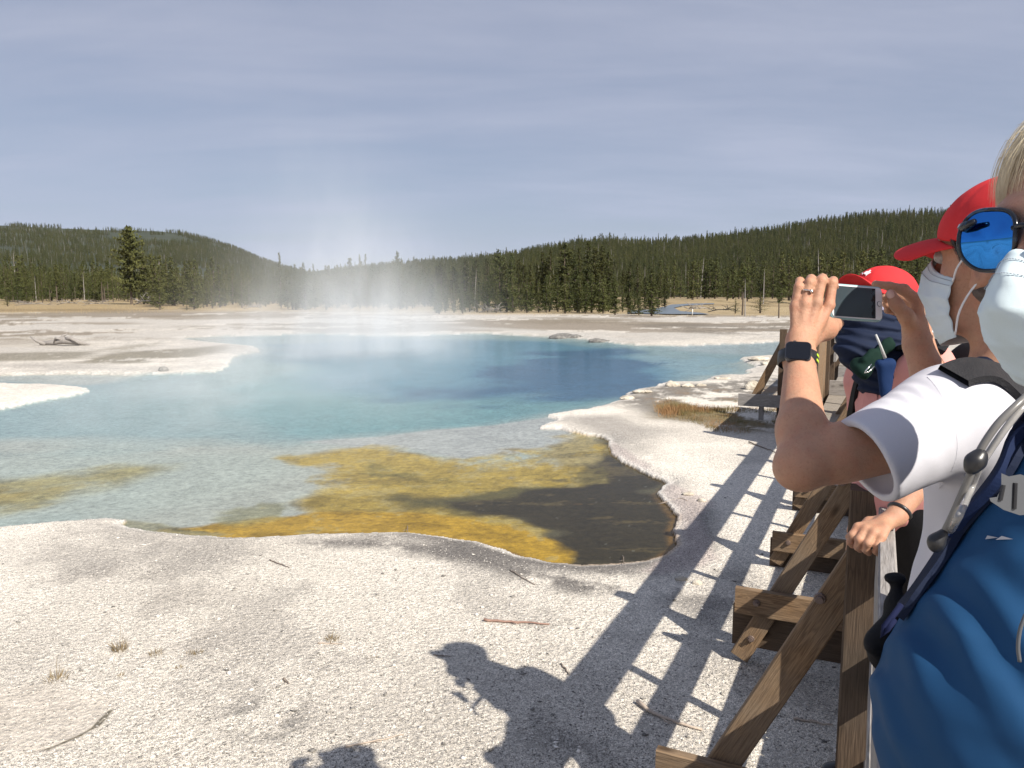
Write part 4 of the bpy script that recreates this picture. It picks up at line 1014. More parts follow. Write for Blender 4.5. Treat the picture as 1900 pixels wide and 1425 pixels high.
# ================================================================ PEOPLE
from mathutils.bvhtree import BVHTree
DZ = .449
def A(px, py, d): return np.array(at(px, py, d))
def lower_body(f, hip, fwd, h=.0, spread=.085):
    """legs from the hip centre down to feet on the deck"""
    left = np.array((-fwd[1], fwd[0], 0.0))
    for s in (-1, 1):
        hj = hip + left * s * spread; kn = np.array((hj[0], hj[1], DZ + .49)) + fwd * .02; an = np.array((hj[0], hj[1], DZ + .09)) - fwd * .015
        f.chain([hj, kn, an], [.085, .055, .036], .03); f.cone(an - fwd * .03 - (0, 0, .045), an + fwd * .15 - (0, 0, .055), .032, .024, .03)
def garment_legs(f, hip, fwd, zlow, spread=.085, g=.018):
    left = np.array((-fwd[1], fwd[0], 0.0))
    f.cone(hip + (0, 0, .06), hip - (0, 0, .02), .15 + g, .155 + g, .03, sq=(fwd, 1.3))
    for s in (-1, 1):
        hj = hip + left * s * spread; f.cone(hj, np.array((hj[0], hj[1], zlow)), .092 + g, .07 + g, .03)
    f.plane((hip[0], hip[1], zlow), (0, 0, -1), .004)
def shoe(parent, hip, fwd, m, spread=.085):
    left = np.array((-fwd[1], fwd[0], 0.0))
    for s in (-1, 1):
        f = Field(); b = np.array((hip[0], hip[1], DZ + .03)) + left * s * spread
        f.cone(b - fwd * .06 + (0, 0, .012), b + fwd * .15, .046, .036, .02, sq=((0, 0, 1), 1.15)); f.cone(b - fwd * .03, b - fwd * .02 + (0, 0, .07), .045, .044, .03); f.plane((b[0], b[1], DZ + .001), (0, 0, -1))
        solid('shoe', f, .005, m, parent)
def fwdv(az): return np.array((math.sin(R(az)), math.cos(R(az)), 0.0))
def hit(bvh, px, py, off=.003):
    r = Vector(ray(px, py)).normalized(); loc, nrm, i, dd = bvh.ray_cast(Vector((0, 0, H)), r)
    if loc is None: return None, None
    if nrm.dot(r) > 0: nrm = -nrm
    return loc + nrm * off, nrm
def bvh_of(o):
    me = o.data; n_ = len(me.vertices); v = np.empty(n_ * 3, np.float32); me.vertices.foreach_get('co', v)
    return BVHTree.FromPolygons(v.reshape(-1, 3).tolist(), [tuple(p.vertices) for p in me.polygons])
def strap_on(bvh, pxs, wdt, m, name, parent, thick=.004, off=.003, dfall=.8, n_=28):
    """flat webbing lying on a surface along a pixel-read course"""
    Q = bez([(x, y, 0) for x, y in pxs], n_); P_ = []; N_ = []; lastd = dfall
    for q in Q:
        l, nn = hit(bvh, q.x, q.y, off)
        if l is None: l = at(q.x, q.y, lastd); nn = N_[-1] if N_ else Vector((-.5, -.8, .3)).normalized()
        P_.append(l); N_.append(nn)
    for _ in range(4):
        P_ = [P_[0]] + [(P_[i-1] + P_[i] * 2 + P_[i+1]) / 4 for i in range(1, len(P_)-1)] + [P_[-1]]
        N_ = [N_[0]] + [(N_[i-1] + N_[i] + N_[i+1]).normalized() for i in range(1, len(N_)-1)] + [N_[-1]]
    vs = []; fs = []
    for i, p in enumerate(P_):
        d = (P_[min(i+1, len(P_)-1)] - P_[max(i-1, 0)]).normalized(); s_ = d.cross(N_[i]).normalized()
        for a, b in ((-1, 0), (-.9, 1), (.9, 1), (1, 0)): vs.append(p + s_ * a * wdt / 2 + N_[i] * b * thick)
    for i in range(len(P_) - 1):
        for j in range(4): fs.append((i*4+j, i*4+(j+1) % 4, (i+1)*4+(j+1) % 4, (i+1)*4+j))
    o = link(name, mesh_from(vs, fs, name), m, None, False)
    if parent: keep(o, parent)
    return o

# ---------------------------------------------------------------- woman photographing with a phone (white shirt, red cap)
p2 = empty('person', (.80, 1.20, DZ)); tag(p2, 'visitor in white shirt and red cap holding up a white phone with both hands', 'person', 'visitors at the railing')
f2 = fwdv(-30); l2 = fwdv(-120); HM2 = frame(Vector(A(1868, 486, 1.18)), -28, 2)
b = Field(); neck = A(1888, 705, 1.19); head_field(b, HM2, neck, .052)
hip2 = np.array((.80, 1.20, DZ + .90)); ch2 = np.array((.80, 1.185, 1.73))
shL = A(1765, 775, 1.14); shR = neck + (shL - neck) * (-.9) * np.array((1, 1, -1)) * 1.0
b.cone(neck - (0, 0, .03), ch2, .09, .13, .04, sq=(f2, 1.3)); b.cone(ch2, hip2 + (0, 0, .12), .135, .12, .04, sq=(f2, 1.35)); b.cone(hip2 + (0, 0, .12), hip2, .13, .15, .04, sq=(f2, 1.35))
lower_body(b, hip2, f2)
elL = A(1490, 862, 1.10); wrL = A(1484, 664, 1.235)
b.chain([neck + (0, 0, -.03), shL], [.05, .055], .04); b.cone(shL - (0, 0, .006), elL, .048, .036, .012)
b.cone(shL + (elL - shL) * .35, elL + (shL - elL) * .25, .044, .039, .02)
fm = elL + (wrL - elL) * .30
b.cone(elL, fm, .0345, .0355, .010); b.cone(fm, wrL, .0355, .0225, .012, sq=((0, 1, 0), 1.12))
b.ell(A(1470, 872, 1.10), (.016, .016, .016), .03)
# left hand, back of the hand towards us
mcp = [A(1475, 569, 1.262), A(1493, 563, 1.255), A(1515, 562, 1.252), A(1538, 566, 1.258)]
pip = [A(1482, 532, 1.262), A(1503, 524, 1.258), A(1524, 521, 1.256), A(1544, 526, 1.262)]
dip = [A(1484, 521, 1.278), A(1505, 517, 1.280), A(1526, 516, 1.280), A(1546, 521, 1.286)]
tips = [A(1489, 527, 1.295), A(1510, 527, 1.302), A(1529, 528, 1.304), A(1549, 532, 1.305)]
rads = [(.0080, .0072, .0068, .0062), (.0086, .0079, .0074, .0068), (.0089, .0082, .0076, .0070), (.0089, .0082, .0074, .0068)]
wr0 = A(1486, 634, 1.245)
b.cone(wrL, wr0, .0235, .021, .015, sq=((0, 1, 0), 1.3))
b.cone(A(1487, 628, 1.256), A(1507, 588, 1.270), .019, .023, .02, sq=((0, 1, 0), 1.9))
for i in range(4):
    o_ = A(1478 + 8 * i, 634, 1.243); b.cone(o_, mcp[i], .0085, .0088, .005); b.ell(mcp[i] + np.array((0, -.003, 0)), (.0088, .0085, .0095), .004)
    b.cone(mcp[i], pip[i], rads[i][0], rads[i][1], .0015); b.ell(pip[i] - (0, .001, 0), (rads[i][1] * 1.06,) * 3, .003)
    b.chain([pip[i], dip[i], tips[i]], rads[i][1:], .003)
# thumb under the phone
b.chain([A(1500, 628, 1.262), A(1530, 612, 1.285), A(1546, 604, 1.305), A(1556, 600, 1.32)], [.017, .0145, .0105, .009], .012)
b.cone(A(1510, 600, 1.27), A(1534, 608, 1.285), .017, .016, .015)
# right arm and hand
shR = np.array((neck[0] + .13, neck[1] + .10, shL[2])); elR = A(1752, 775, 1.33); wrR = A(1704, 640, 1.375)
b.chain([neck - (0, 0, .03), shR], [.05, .05], .04); b.cone(shR, elR, .046, .038, .03)
b.cone(elR, elR + (wrR - elR) * .35, .036, .035, .02); b.cone(elR + (wrR - elR) * .35, wrR, .035, .0235, .02)
kR = [A(1702, 558, 1.372), A(1702, 566, 1.392), A(1700, 574, 1.41), A(1698, 584, 1.425)]
b.cone(wrR, A(1700, 606, 1.385), .0225, .024, .015)
for i in range(4): b.cone(A(1702, 622, 1.375 + .012 * i), kR[i], .012, .0112, .01)
b.chain([kR[0], A(1676, 537, 1.372), A(1650, 531, 1.378), A(1624, 527, 1.388)], [.0112, .0092, .0080, .0068], .004)
b.ell(A(1677, 537, 1.370), (.0098,) * 3, .004)
b.chain([kR[1], A(1672, 552, 1.408), A(1654, 551, 1.420), A(1642, 553, 1.412)], [.011, .0092, .0085, .0075], .004)
b.chain([kR[2], A(1672, 566, 1.42), A(1656, 564, 1.430), A(1644, 565, 1.42)], [.010, .009, .008, .0072], .004)
b.chain([kR[3], A(1674, 580, 1.43), A(1658, 577, 1.438), A(1646, 576, 1.428)], [.0095, .008, .0072, .0065], .004)
b.chain([A(1694, 612, 1.375), A(1681, 586, 1.358), A(1664, 566, 1.350), A(1654, 549, 1.352)], [.0165, .0125, .0105, .0088], .009)
b.ell(A(1652, 546, 1.352), (.0085, .007, .0095), .004)
body2 = solid('body', b, .0026, M_skin_tan, p2)
# nails
def nail(c, n_, up, w_, h_, parent):
    n_ = Vector(n_).normalized(); up = Vector(up); r_ = up.cross(n_).normalized(); up = n_.cross(r_); vs = [Vector(c) + n_ * w_ * .30]
    for j in range(14):
        t = 2 * math.pi * j / 14; q = (abs(math.cos(t))**.7 * math.copysign(1, math.cos(t)), abs(math.sin(t))**.7 * math.copysign(1, math.sin(t)))
        vs.append(Vector(c) + r_ * w_ * q[0] * .5 + up * h_ * q[1] * .5 - n_ * w_ * .14 * q[0]**2)
    keep(MB().add(vs, [(0, 1 + j, 1 + (j + 1) % 14) for j in range(14)]).build('fingernail', M_nail, smooth=True), parent)
bv2 = bvh_of(body2)
l_, n__ = hit(bv2, 1652, 546, .0006); 
if l_: nail(l_, n__, A(1652, 540, 1.35) - A(1658, 556, 1.35), .0125, .0145, p2)
# hair under the cap
hf = Field(); hf.ell((0, -.022, .03), (.080, .094, .080), .01, 'u', HM2); hf.ell((0, -.03, -.03), (.074, .082, .06), .03, 'u', HM2); hf.ell((0, .09, -.02), (.075, .085, .085), .01, 's', HM2)
for s in (-1, 1): hf.ell((s * .08, .0, -.012), (.022, .026, .04), .01, 's', HM2)
hf.post = lambda P, d: d + .002 * n3(P, .008, 2)
M_hairg = plain('grey_brown_hair', (.10, .085, .075), .6, 160, .7, .6, .003); solid('hair', hf, .0035, M_hairg, p2)
st_ = []
for k in range(260):
    u = random.uniform(0, 1); p0 = Vector((-.074 - random.uniform(0, .004), .045 - .05 * u, .040 - random.uniform(0, .012)))
    st_.append([HM2 @ (p0 + Vector((-.002 * i, -.006 * i + random.uniform(-.001, .001), -.009 * i * random.uniform(.7, 1.1)))) for i in range(5)])
ribbon_strands(st_, 'temple_hair', M_hairg, p2, .0009)
eyes(HM2, p2)
cap(HM2, p2, M_red, 1.03, .080, -.20, -.002)
face_mask(HM2, p2, M_mask, wide=66, loops=(-1, 1), low=-.125, top=-.014, bulge=.024)
# shirt
s = Field(); g = .011
s.cone(neck - (0, 0, .045), ch2, .10, .142, .05, sq=(f2, 1.25)); s.cone(ch2, hip2 + (0, 0, .13), .150, .142, .05, sq=(f2, 1.3)); s.cone(hip2 + (0, 0, .13), hip2 - (0, 0, .06), .142, .165, .05, sq=(f2, 1.25))
s.chain([neck - (0, 0, .055), shL + (0, 0, -.004)], [.055, .070], .05); hem = A(1592, 862, 1.08)
s.cone(shL, hem, .074, .064, .04); _v = ray(1604, 853); _v = _v / np.linalg.norm(_v); _n = hem - shL; _n = _n - (_n @ _v) * _v * .45; s.plane(A(1603, 850, 1.085), _n, .006, c=hem, rad=.14)
s.cone(A(1622, 853, 1.087), A(1560, 870, 1.07), .050, .0545, .002, 's')
s.cone(neck - (0, 0, .055), shR, .055, .068, .05); s.cone(shR, shR + (elR - shR) * .5, .066, .056, .04); s.plane(shR + (elR - shR) * .45, elR - shR, .003, c=elR, rad=.15)
s.cone(neck + (0, 0, .09), neck - (0, 0, .012), .062, .060, .004, 's'); s.plane(hip2 - (0, 0, .06), (0, 0, -1))
mshL = np.array(shL)
def fold2(P, d):
    q = P - mshL; r_ = np.linalg.norm(q - (hem - mshL) * .2, axis=1)
    a = q @ np.array((.3, .1, 1.0)); bq = q @ np.array((1.0, .2, -.25))
    arm = np.exp(-((q[:, 0] + .05)**2 + (q[:, 2] + .06)**2) / .012)
    d = d - .0009 * (1 - np.abs(n3(P @ np.array([[1, 0, 0], [0, 1, 0], [.35, 0, .5]]), .045, 1)) * 2) * arm
    low = sstep(-P[:, 2], -1.72, -1.50); d = d - .007 * low * np.sin((P[:, 0] * .8 + P[:, 1]) * 75 + P[:, 2] * 22 + 2.5 * n3(P, .12, 5))
    pin = np.exp(-(np.linalg.norm(P - A(1700, 722, 1.08), axis=1) / .045)**2); d = d - .0015 * pin * np.sin(bq * 260 + a * 60)
    return d - .0012 * n3(P, .03, 3)
s.post = fold2; shirt2 = solid('shirt', s, .003, M_white_shirt, p2)
bs2 = bvh_of(shirt2)
# shoulder seam, collar
strap_on(bs2, [(1722, 700), (1745, 728), (1772, 790), (1776, 840), (1762, 880), (1742, 905)], .0022, M_white_shirt, 'seam', shirt2, .0012, .0, 1.05)
strap_on(bs2, [(1796, 682), (1810, 670), (1826, 668), (1845, 680)], .010, M_navy, 'collar', shirt2, .003, .001, 1.15)
so = Field(); garment_legs(so, hip2, f2, DZ + .42); solid('shorts', so, .006, M_black, p2); shoe(p2, hip2, f2, M_darkp)
# watch on the left wrist
wax = Vector(wrL - wr0).normalized(); wc = Vector(A(1480, 667, 1.235)); toC = (Vector((0, 0, H)) - wc).normalized(); wy = (toC - wax * toC.dot(wax)).normalized(); wx = wax.cross(wy).normalized()
wt = bpy.data.objects.new('wrist_watch', None); COL.objects.link(wt); keep(wt, p2)
def WQ(x, y, z): return wc + wx * x + wy * y + wax * z
mb = MB(); vs = []; fs = []; nseg = 40
for i in range(nseg):
    t = 2 * math.pi * i / nseg; x = math.cos(t) * .0285; y = math.sin(t) * .0245; nx_, ny_ = math.cos(t), math.sin(t)
    for zz_, o_ in ((-.0115, 0), (-.010, .0022), (.010, .0022), (.0115, 0)): vs.append(WQ(x + nx_ * o_, y + ny_ * o_, zz_))
for i in range(nseg):
    for j in range(3): a_ = i*4+j; b_ = ((i+1) % nseg)*4+j; fs.append((a_, b_, b_+1, a_+1))
mb.add(vs, fs); band = mb.build('watch_band', M_darkp, smooth=True); keep(band, p2); band.parent = wt; band.matrix_parent_inverse = Matrix.Identity(4)
wt.location = (0, 0, 0); wt.matrix_parent_inverse = Matrix.Identity(4); wt.parent = p2; wt.matrix_parent_inverse = Matrix.Translation(-Vector(p2.location))
def rbox(cfun, w_, h_, t_, r_, m_, name, parent, seg=5):
    """rounded slab: outline in (x,z), thickness along y"""
    out = []
    for sx, sz, a0 in ((1, 1, 0), (-1, 1, 90), (-1, -1, 180), (1, -1, 270)):
        for k in range(seg + 1): t = R(a0 + 90 * k / seg); out.append((sx * (w_/2 - r_) + math.cos(t) * r_, sz * (h_/2 - r_) + math.sin(t) * r_))
    n_ = len(out); vs = []; e = min(t_ * .35, .0016)
    for y, k in ((-t_/2, e), (-t_/2 + e, 0), (t_/2 - e, 0), (t_/2, e)):
        for x, z in out: vs.append(cfun(x * (1 - k / (w_/2)), y, z * (1 - k / (h_/2))))
    fs = [tuple(range(n_)), tuple(range(3*n_, 4*n_))[::-1]]
    for q in range(3):
        for j in range(n_): fs.append((q*n_+j, (q+1)*n_+j, (q+1)*n_+(j+1) % n_, q*n_+(j+1) % n_))
    o = MB().add(vs, fs).build(name, m_); 
    if parent is not None: o.parent = parent
    return o
M_glass = plain('dark_glass', (.006, .007, .011), .06, 20, .2); M_alu = plain('grey_aluminium', (.10, .10, .11), .3, 90, .1, Metallic=.8)
rbox(lambda x, y, z: WQ(x, y + .0275, z), .0385, .0335, .0105, .008, M_alu, 'watch_case', wt); rbox(lambda x, y, z: WQ(x, y + .0333, z), .0355, .0305, .0016, .0065, M_glass, 'watch_screen', wt)
M_lime = plain('lime_plastic', (.50, .75, .05), .5)
for q in range(6):
    t = R(158 + 9 * (q // 2)); z_ = .004 if q % 2 else -.005
    c_ = WQ(math.cos(t) * .0310, math.sin(t) * .0270, z_); nn = (wx * math.cos(t) + wy * math.sin(t)); MBo = MB().tube([c_, c_ + nn * .0006], [.0024, .0023], 10).build('band_hole', M_lime); MBo.parent = wt
c_ = WQ(.006, .0275, -.0172); MB().tube([c_, c_ - wax * .0018], [.003, .0026], 10).build('crown_button', M_alu, wt)
# ring
rc_ = mcp[1] * .45 + pip[1] * .55; rd = Vector(pip[1] - mcp[1]).normalized(); mb = MB(); rx_ = rd.cross(Vector((0, 1, 0))).normalized(); ry_ = rd.cross(rx_)
mb.tube([Vector(rc_) + (rx_ * math.cos(t * .3307) + ry_ * math.sin(t * .3307)) * .0098 for t in range(20)], .0013, 6)
mb.tube([Vector(rc_) + Vector((.002, -.0105, .001)), Vector(rc_) + Vector((.002, -.0135, .001))], [.0036, .002], 8)
M_silver = plain('silver', (.75, .74, .72), .2, 50, .05, Metallic=1.0); keep(mb.build('finger_ring', M_silver, smooth=True), p2)
# backpack strap of the white-shirted visitor
bp = empty('backpack', (.95, 1.05, 1.6)); tag(bp, 'black backpack whose mesh strap crosses the shoulder of the white shirt', 'backpack')
strap_on(bs2, [(1768, 702), (1790, 693), (1822, 690), (1858, 702), (1900, 728), (1960, 770)], .052, M_mesh, 'shoulder_strap', bp, .009, .001, 1.05)
bb = Field(); bc = ch2 - f2 * .22 + np.array((.0, .0, -.10)); bb.cone(bc + (0, 0, .12), bc - (0, 0, .16), .11, .13, .03, sq=(f2, 1.35)); bb.cone(bc - f2 * .07 + (0, 0, -.02), bc - f2 * .07 - (0, 0, .14), .07, .08, .02)
solid('bag', bb, .006, M_black, bp)
# the phone
ph = empty('phone', at(1590, 562, 1.355)); tag(ph, 'white phone in a pale teal case held sideways with its dark screen towards us', 'phone')
pa = [at(1539, 525.5, 1.345), at(1633.5, 534, 1.372), at(1634.5, 597.5, 1.366), at(1539, 591.5, 1.338)]
pcx = (pa[0] + pa[1] + pa[2] + pa[3]) / 4; pxv = ((pa[1] + pa[2]) - (pa[0] + pa[3])) / 2; pzv = ((pa[0] + pa[1]) - (pa[3] + pa[2])) / 2
pw, phh = pxv.length, pzv.length; pxn = pxv.normalized(); pyn = pxn.cross(pzv).normalized(); pzn = pyn.cross(pxn) * -1; pzn = pzv.normalized()
if pyn.dot(Vector((0, -1, 0))) < 0: pyn = -pyn
pc = pcx - Vector(ph.location)
def PH(x, y, z): return pc + pxn * x + pyn * y + pzn * z
M_teal = plain('teal_case', (.30, .48, .50), .5, 60, .05); M_phw = plain('white_phone_front', (.80, .80, .81), .25, 40, .02)
M_scr = mat('phone_screen', lambda n: n.out(n.bsdf(n.mix(n.noise(30, 3, .5, n.obj()), (.035, .05, .06), (.045, .062, .072)), .18, None)))
rbox(lambda x, y, z: PH(x, y, z), pw, phh, .0095, .0085, M_teal, 'case', ph); rbox(lambda x, y, z: PH(x, y + .0052, z), pw - .003, phh - .005, .0012, .0075, M_phw, 'front_panel', ph)
sw = pw * .80; rbox(lambda x, y, z: PH(x - pw * .055, y + .0061, z), sw, phh * .86, .0010, .0008, M_scr, 'screen', ph)
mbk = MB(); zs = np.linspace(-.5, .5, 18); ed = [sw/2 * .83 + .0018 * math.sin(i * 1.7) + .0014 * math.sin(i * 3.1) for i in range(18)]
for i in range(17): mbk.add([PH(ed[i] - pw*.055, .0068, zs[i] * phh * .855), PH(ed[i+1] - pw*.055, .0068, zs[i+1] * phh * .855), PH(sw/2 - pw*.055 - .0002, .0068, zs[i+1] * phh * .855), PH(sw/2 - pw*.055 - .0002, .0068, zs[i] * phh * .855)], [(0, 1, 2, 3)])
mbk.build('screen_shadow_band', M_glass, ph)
hb_ = MB(); hb_.tube([PH(pw * .425, .0058 , 0), PH(pw * .425, .0064, 0)], [.0048, .0046], 24); hbo = hb_.build('home_button', M_alu, ph)
hb2 = MB(); hb2.tube([PH(pw * .425, .0060, 0), PH(pw * .425, .0068, 0)], [.0040, .0039], 24); hb2.build('button_face', M_phw, hbo)

# ---------------------------------------------------------------- nearest visitor, sunglasses and mask, blue shirt
p1 = empty('person', (.56, .73, DZ)); tag(p1, 'blond visitor in blue shirt, mirrored sunglasses and pale blue mask at the right edge', 'person', 'visitors at the railing')
HM1 = frame(at(2032, 436, .77), 246, -3, 2); f1 = fwdv(262); b = Field(); nk1 = np.array((.59, .745, 1.88)); head_field(b, HM1, nk1, .052, ears=True)
c1 = np.array((.615, .75, 1.79)); c2 = np.array((.535, .70, 1.57)); hip1 = np.array((.56, .73, DZ + .90))
b.cone(nk1, c1, .055, .082, .04); b.cone(c1, c2, .085, .14, .04); b.cone(c2, hip1, .145, .145, .05, sq=(f1, 1.15)); lower_body(b, hip1, f1)
sR1 = c1 + fwdv(40) * .16 + (0, 0, .0); sL1 = c1 + fwdv(165) * .17 + (0, 0, .03); b.cone(c1, sR1, .06, .05, .05); b.cone(c1, sL1, .07, .055, .05)
# her arms hang to the rail, outside the picture
eR1 = sR1 + (.10, .02, -.26); b.cone(sR1, eR1, .047, .036, .02); wR1 = eR1 + (-.03, .05, -.22); b.cone(eR1, wR1, .034, .024, .02)
eL1 = sL1 + (.10, -.02, -.26); b.cone(sL1, eL1, .047, .036, .02); wL1 = eL1 + (-.05, -.06, -.22); b.cone(eL1, wL1, .034, .024, .02)
for w_, sd in ((wR1, 1), (wL1, -1)):
    d_ = np.array((-.1, .1, -.9)); d_ = d_ / np.linalg.norm(d_); sdv = np.array((0, 1.0, 0)); b.cone(w_, w_ + d_ * .08, .024, .026, .02, sq=((0, 0, 1), 1.6))
    for k in range(4):
        o_ = w_ + d_ * .085 + sdv * (k - 1.5) * .019; b.chain([o_, o_ + d_ * .038, o_ + d_ * .058 + (0, 0, -.018), o_ + d_ * .06 + (0, 0, -.036)], [.0095, .0085, .0078, .0068], .004)
    b.chain([w_ + d_ * .02 - sdv * .02 * sd, w_ + d_ * .05 - sdv * .042 * sd, w_ + d_ * .08 - sdv * .046 * sd], [.013, .010, .0085], .008)
body1 = solid('body', b, .0042, M_skin_face, p1); eyes(HM1, p1)
face_mask(HM1, p1, M_mask, wide=68, loops=(-1, 1), low=-.135, top=-.030, bulge=.034)
M_band = M_maskw
# hair volume and strands
M_blond = mat('blond_hair', lambda n: n.out(n.bsdf(n.mix(n.noise(70, 3, .6, n.pos()), (.52, .43, .29), (.86, .78, .60)), .45, None, Specular_IOR_Level=.4)))
hf = Field(); hf.ell((0, -.020, .050), (.083, .100, .092), .01, 'u', HM1); hf.ell((0, -.05, -.02), (.078, .072, .09), .03, 'u', HM1); hf.ell((0, .100, .02), (.066, .080, .085), .02, 's', HM1)
hf.post = lambda P, d: d + .004 * n3(P, .012, 2); hair1 = solid('hair', hf, .004, M_blond, p1)
st_ = []
for k in range(9000):
    th = random.uniform(-.5, math.pi * 1.05); ph_ = random.uniform(.0, 1.25)      # scattered over the top of the head
    nrm = Vector((math.cos(th) * math.sin(ph_), math.sin(th) * math.sin(ph_) , math.cos(ph_)))
    p0 = Vector((nrm.x * .082, nrm.y * .098 - .02, nrm.z * .092 + .05)); L = random.uniform(.05, .10)
    side = Vector((nrm.x * 1.4 + .35, .55 * nrm.y + .1, -.25)).normalized(); pts_ = []
    lift = random.uniform(.002, .010) if random.random() < .97 else random.uniform(.015, .03)
    for i in range(7):
        t = i / 6; q = p0 + side * L * t + nrm * lift * math.sin(t * 2.2) + Vector((0, 0, -1)) * (L * .75) * t * t + Vector((random.uniform(-1, 1), random.uniform(-1, 1), random.uniform(-1, 1))) * .0012
        # stay outside the skull
        e = Vector((q.x / .081, (q.y + .018) / .100, (q.z - .045) / .094)); m_ = e.length
        mm = min(max(m_, 1.03), 1.05 + lift * 4); q = Vector((e.x / m_ * mm * .081, e.y / m_ * mm * .100 - .018, e.z / m_ * mm * .094 + .045))
        pts_.append(HM1 @ q)
    if min(v.z for v in [HM1.inverted() @ p for p in pts_]) < .035 and (HM1.inverted() @ pts_[-1]).y > -.03: continue
    st_.append(pts_)
for k in range(0):
    th = random.uniform(.1, 2.4); p0 = Vector((math.cos(th) * .06, math.sin(th) * .06, .13)); d0 = Vector((random.uniform(.2, 1.1), random.uniform(-.3, .6), random.uniform(.1, .8))).normalized(); L = random.uniform(.04, .09)
    st_.append([HM1 @ (p0 + d0 * L * i / 6 + Vector((.35, 0, -.25)) * L * (i / 6)**2 + Vector((0, 0, .012)) * math.sin(i)) for i in range(7)])
ribbon_strands(st_, 'hair_strands', M_blond, hair1, .0003); COL.objects['hair_strands'].parent = hair1; COL.objects['hair_strands'].matrix_parent_inverse = Matrix.Identity(4)
# sunglasses
sg = bpy.data.objects.new('sunglasses', None); COL.objects.link(sg); sg.parent = p1; sg.matrix_parent_inverse = Matrix.Translation(-Vector(p1.location))
def lens_outline(s, gx, k=1.0, n_=44):
    out = []
    for i in range(n_):
        t = 2 * math.pi * i / n_; c, s_ = math.cos(t), math.sin(t); e = .66
        x = .0315 * math.copysign(abs(c)**e, c); z = .0285 * math.copysign(abs(s_)**e, s_)
        if z < 0: x *= (1 - .30 * (z / .0285)**2 * (1 if x < 0 else .75)); 
        if z > 0: z *= (1 + .10 * (x / .0285))
        x *= k; z *= k; X_ = gx + x
        out.append(Vector((s * X_, .114 - 2.6 * (X_ - .0)**2 * .9 - .4 * z * z / .03, z + .001)))
    return out
M_mirror = mat('blue_mirror_lens', lambda n: n.out(n.bsdf((.03, .20, .62), .04, n.bump(n.noise(8, 2, .5, n.obj()), .02, .001), Metallic=1.0)))
M_frame = mat('black_blue_frame', lambda n: n.out(n.bsdf(n.mix(n.fr(n.noise(45, 2, .5, n.pos()), .55, .66), (.008, .010, .016), (.02, .10, .22)), .18)))
for s_ in (1, -1):
    o1 = lens_outline(s_, .0385); cen = sum(o1, Vector()) / len(o1) + Vector((0, .0025, 0)); ring2 = [cen + (q - cen) * .5 + Vector((0, .0015, 0)) for q in o1]
    vs = [HM1 @ cen] + [HM1 @ q for q in ring2] + [HM1 @ q for q in o1]; n_ = len(o1)
    fs = [(0, 1+j, 1+(j+1) % n_) for j in range(n_)] + [(1+j, 1+n_+j, 1+n_+(j+1) % n_, 1+(j+1) % n_) for j in range(n_)]
    if s_ < 0: fs = [f_[::-1] for f_ in fs]
    MB().add(vs, fs).build('lens', M_mirror, sg, True)
    fo_ = [HM1 @ q for q in lens_outline(s_, .0385, 1.05)]; vs = []; 
    mb = MB(); mb.tube(fo_ + fo_[:2], .0024, 8, False)
    e0 = HM1 @ Vector((s_ * .064, .103, .017)); e1 = HM1 @ Vector((s_ * .076, .090, .017)); mb.tube([HM1 @ Vector((s_ * .050, .1085, .021)), e0, e1], [.003, .0055, .005], 8); mb.build('rim', M_frame, sg, True)
    MB().tube([e1, HM1 @ Vector((s_ * .081, .04, .012)), HM1 @ Vector((s_ * .082, -.015, .010)), HM1 @ Vector((s_ * .080, -.035, -.012))], [.0045, .0035, .003, .003], 8).build('temple_arm', M_frame, sg, True)
MB().tube([HM1 @ Vector((.009, .1115, .010)), HM1 @ Vector((0, .1135, .012)), HM1 @ Vector((-.009, .1115, .010))], .003, 8).build('bridge', M_frame, sg, True)
# blue shirt
s = Field(); s.cone(c1 + (0, 0, .03), c2, .106, .158, .06); s.cone(c2, hip1 - (0, 0, .05), .160, .17, .05, sq=(f1, 1.08)); s.cone(c1 - (0, 0, .02), sR1, .07, .066, .05); s.cone(c1 - (0, 0, .02), sL1, .07, .066, .05)
s.cone(sR1, sR1 + (eR1 - sR1) * .5, .062, .055, .03); s.cone(sL1, sL1 + (eL1 - sL1) * .5, .062, .055, .03)
s.cone(nk1 + (0, 0, .1), nk1 + (.0, 0, -.01), .074, .074, .006, 's'); s.plane(hip1 - (0, 0, .05), (0, 0, -1))
def fold1(P, d):
    q = P - np.array((.45, .62, 1.75)); a = q @ np.array((.75, -.2, .62)); r_ = np.clip((1.86 - P[:, 2]) / .2, 0, 1) * np.clip((P[:, 2] - 1.40) / .15, 0, 1)
    return d - .0030 * r_ * (1 - 2 * np.abs(n3(P @ np.array([[.5, .1, 0], [.1, .5, 0], [.5, 0, .9]]), .05, 9))) - .0042 * r_ * np.sin(a * 120 + 3.2 * n3(P, .10, 2) + q[:, 2] * 10) * sstep(n3(P, .11, 4), -.6, .6) - .004 * n3(P, .13, 6) - .001 * n3(P, .02, 3)
s.post = fold1; shirt1 = solid('shirt', s, .0035, M_blue, p1); bs1 = bvh_of(shirt1)
so = Field(); garment_legs(so, hip1 - (0, 0, .02), f1, DZ + .42); solid('shorts', so, .006, M_black, p1); shoe(p1, hip1, f1, M_darkp)
# small mark on the shirt
for tri in ([(1836, 996), (1832, 1003), (1856, 1000)], [(1851, 1004), (1862, 997), (1883, 1003)]):
    ps = [hit(bs1, x, y, .0025)[0] for x, y in tri]
    if all(p is not None for p in ps): keep(MB().add(ps, [(0, 1, 2)]).build('shirt_mark', plain('pale_mark', (.4, .4, .42), .7)), p1)
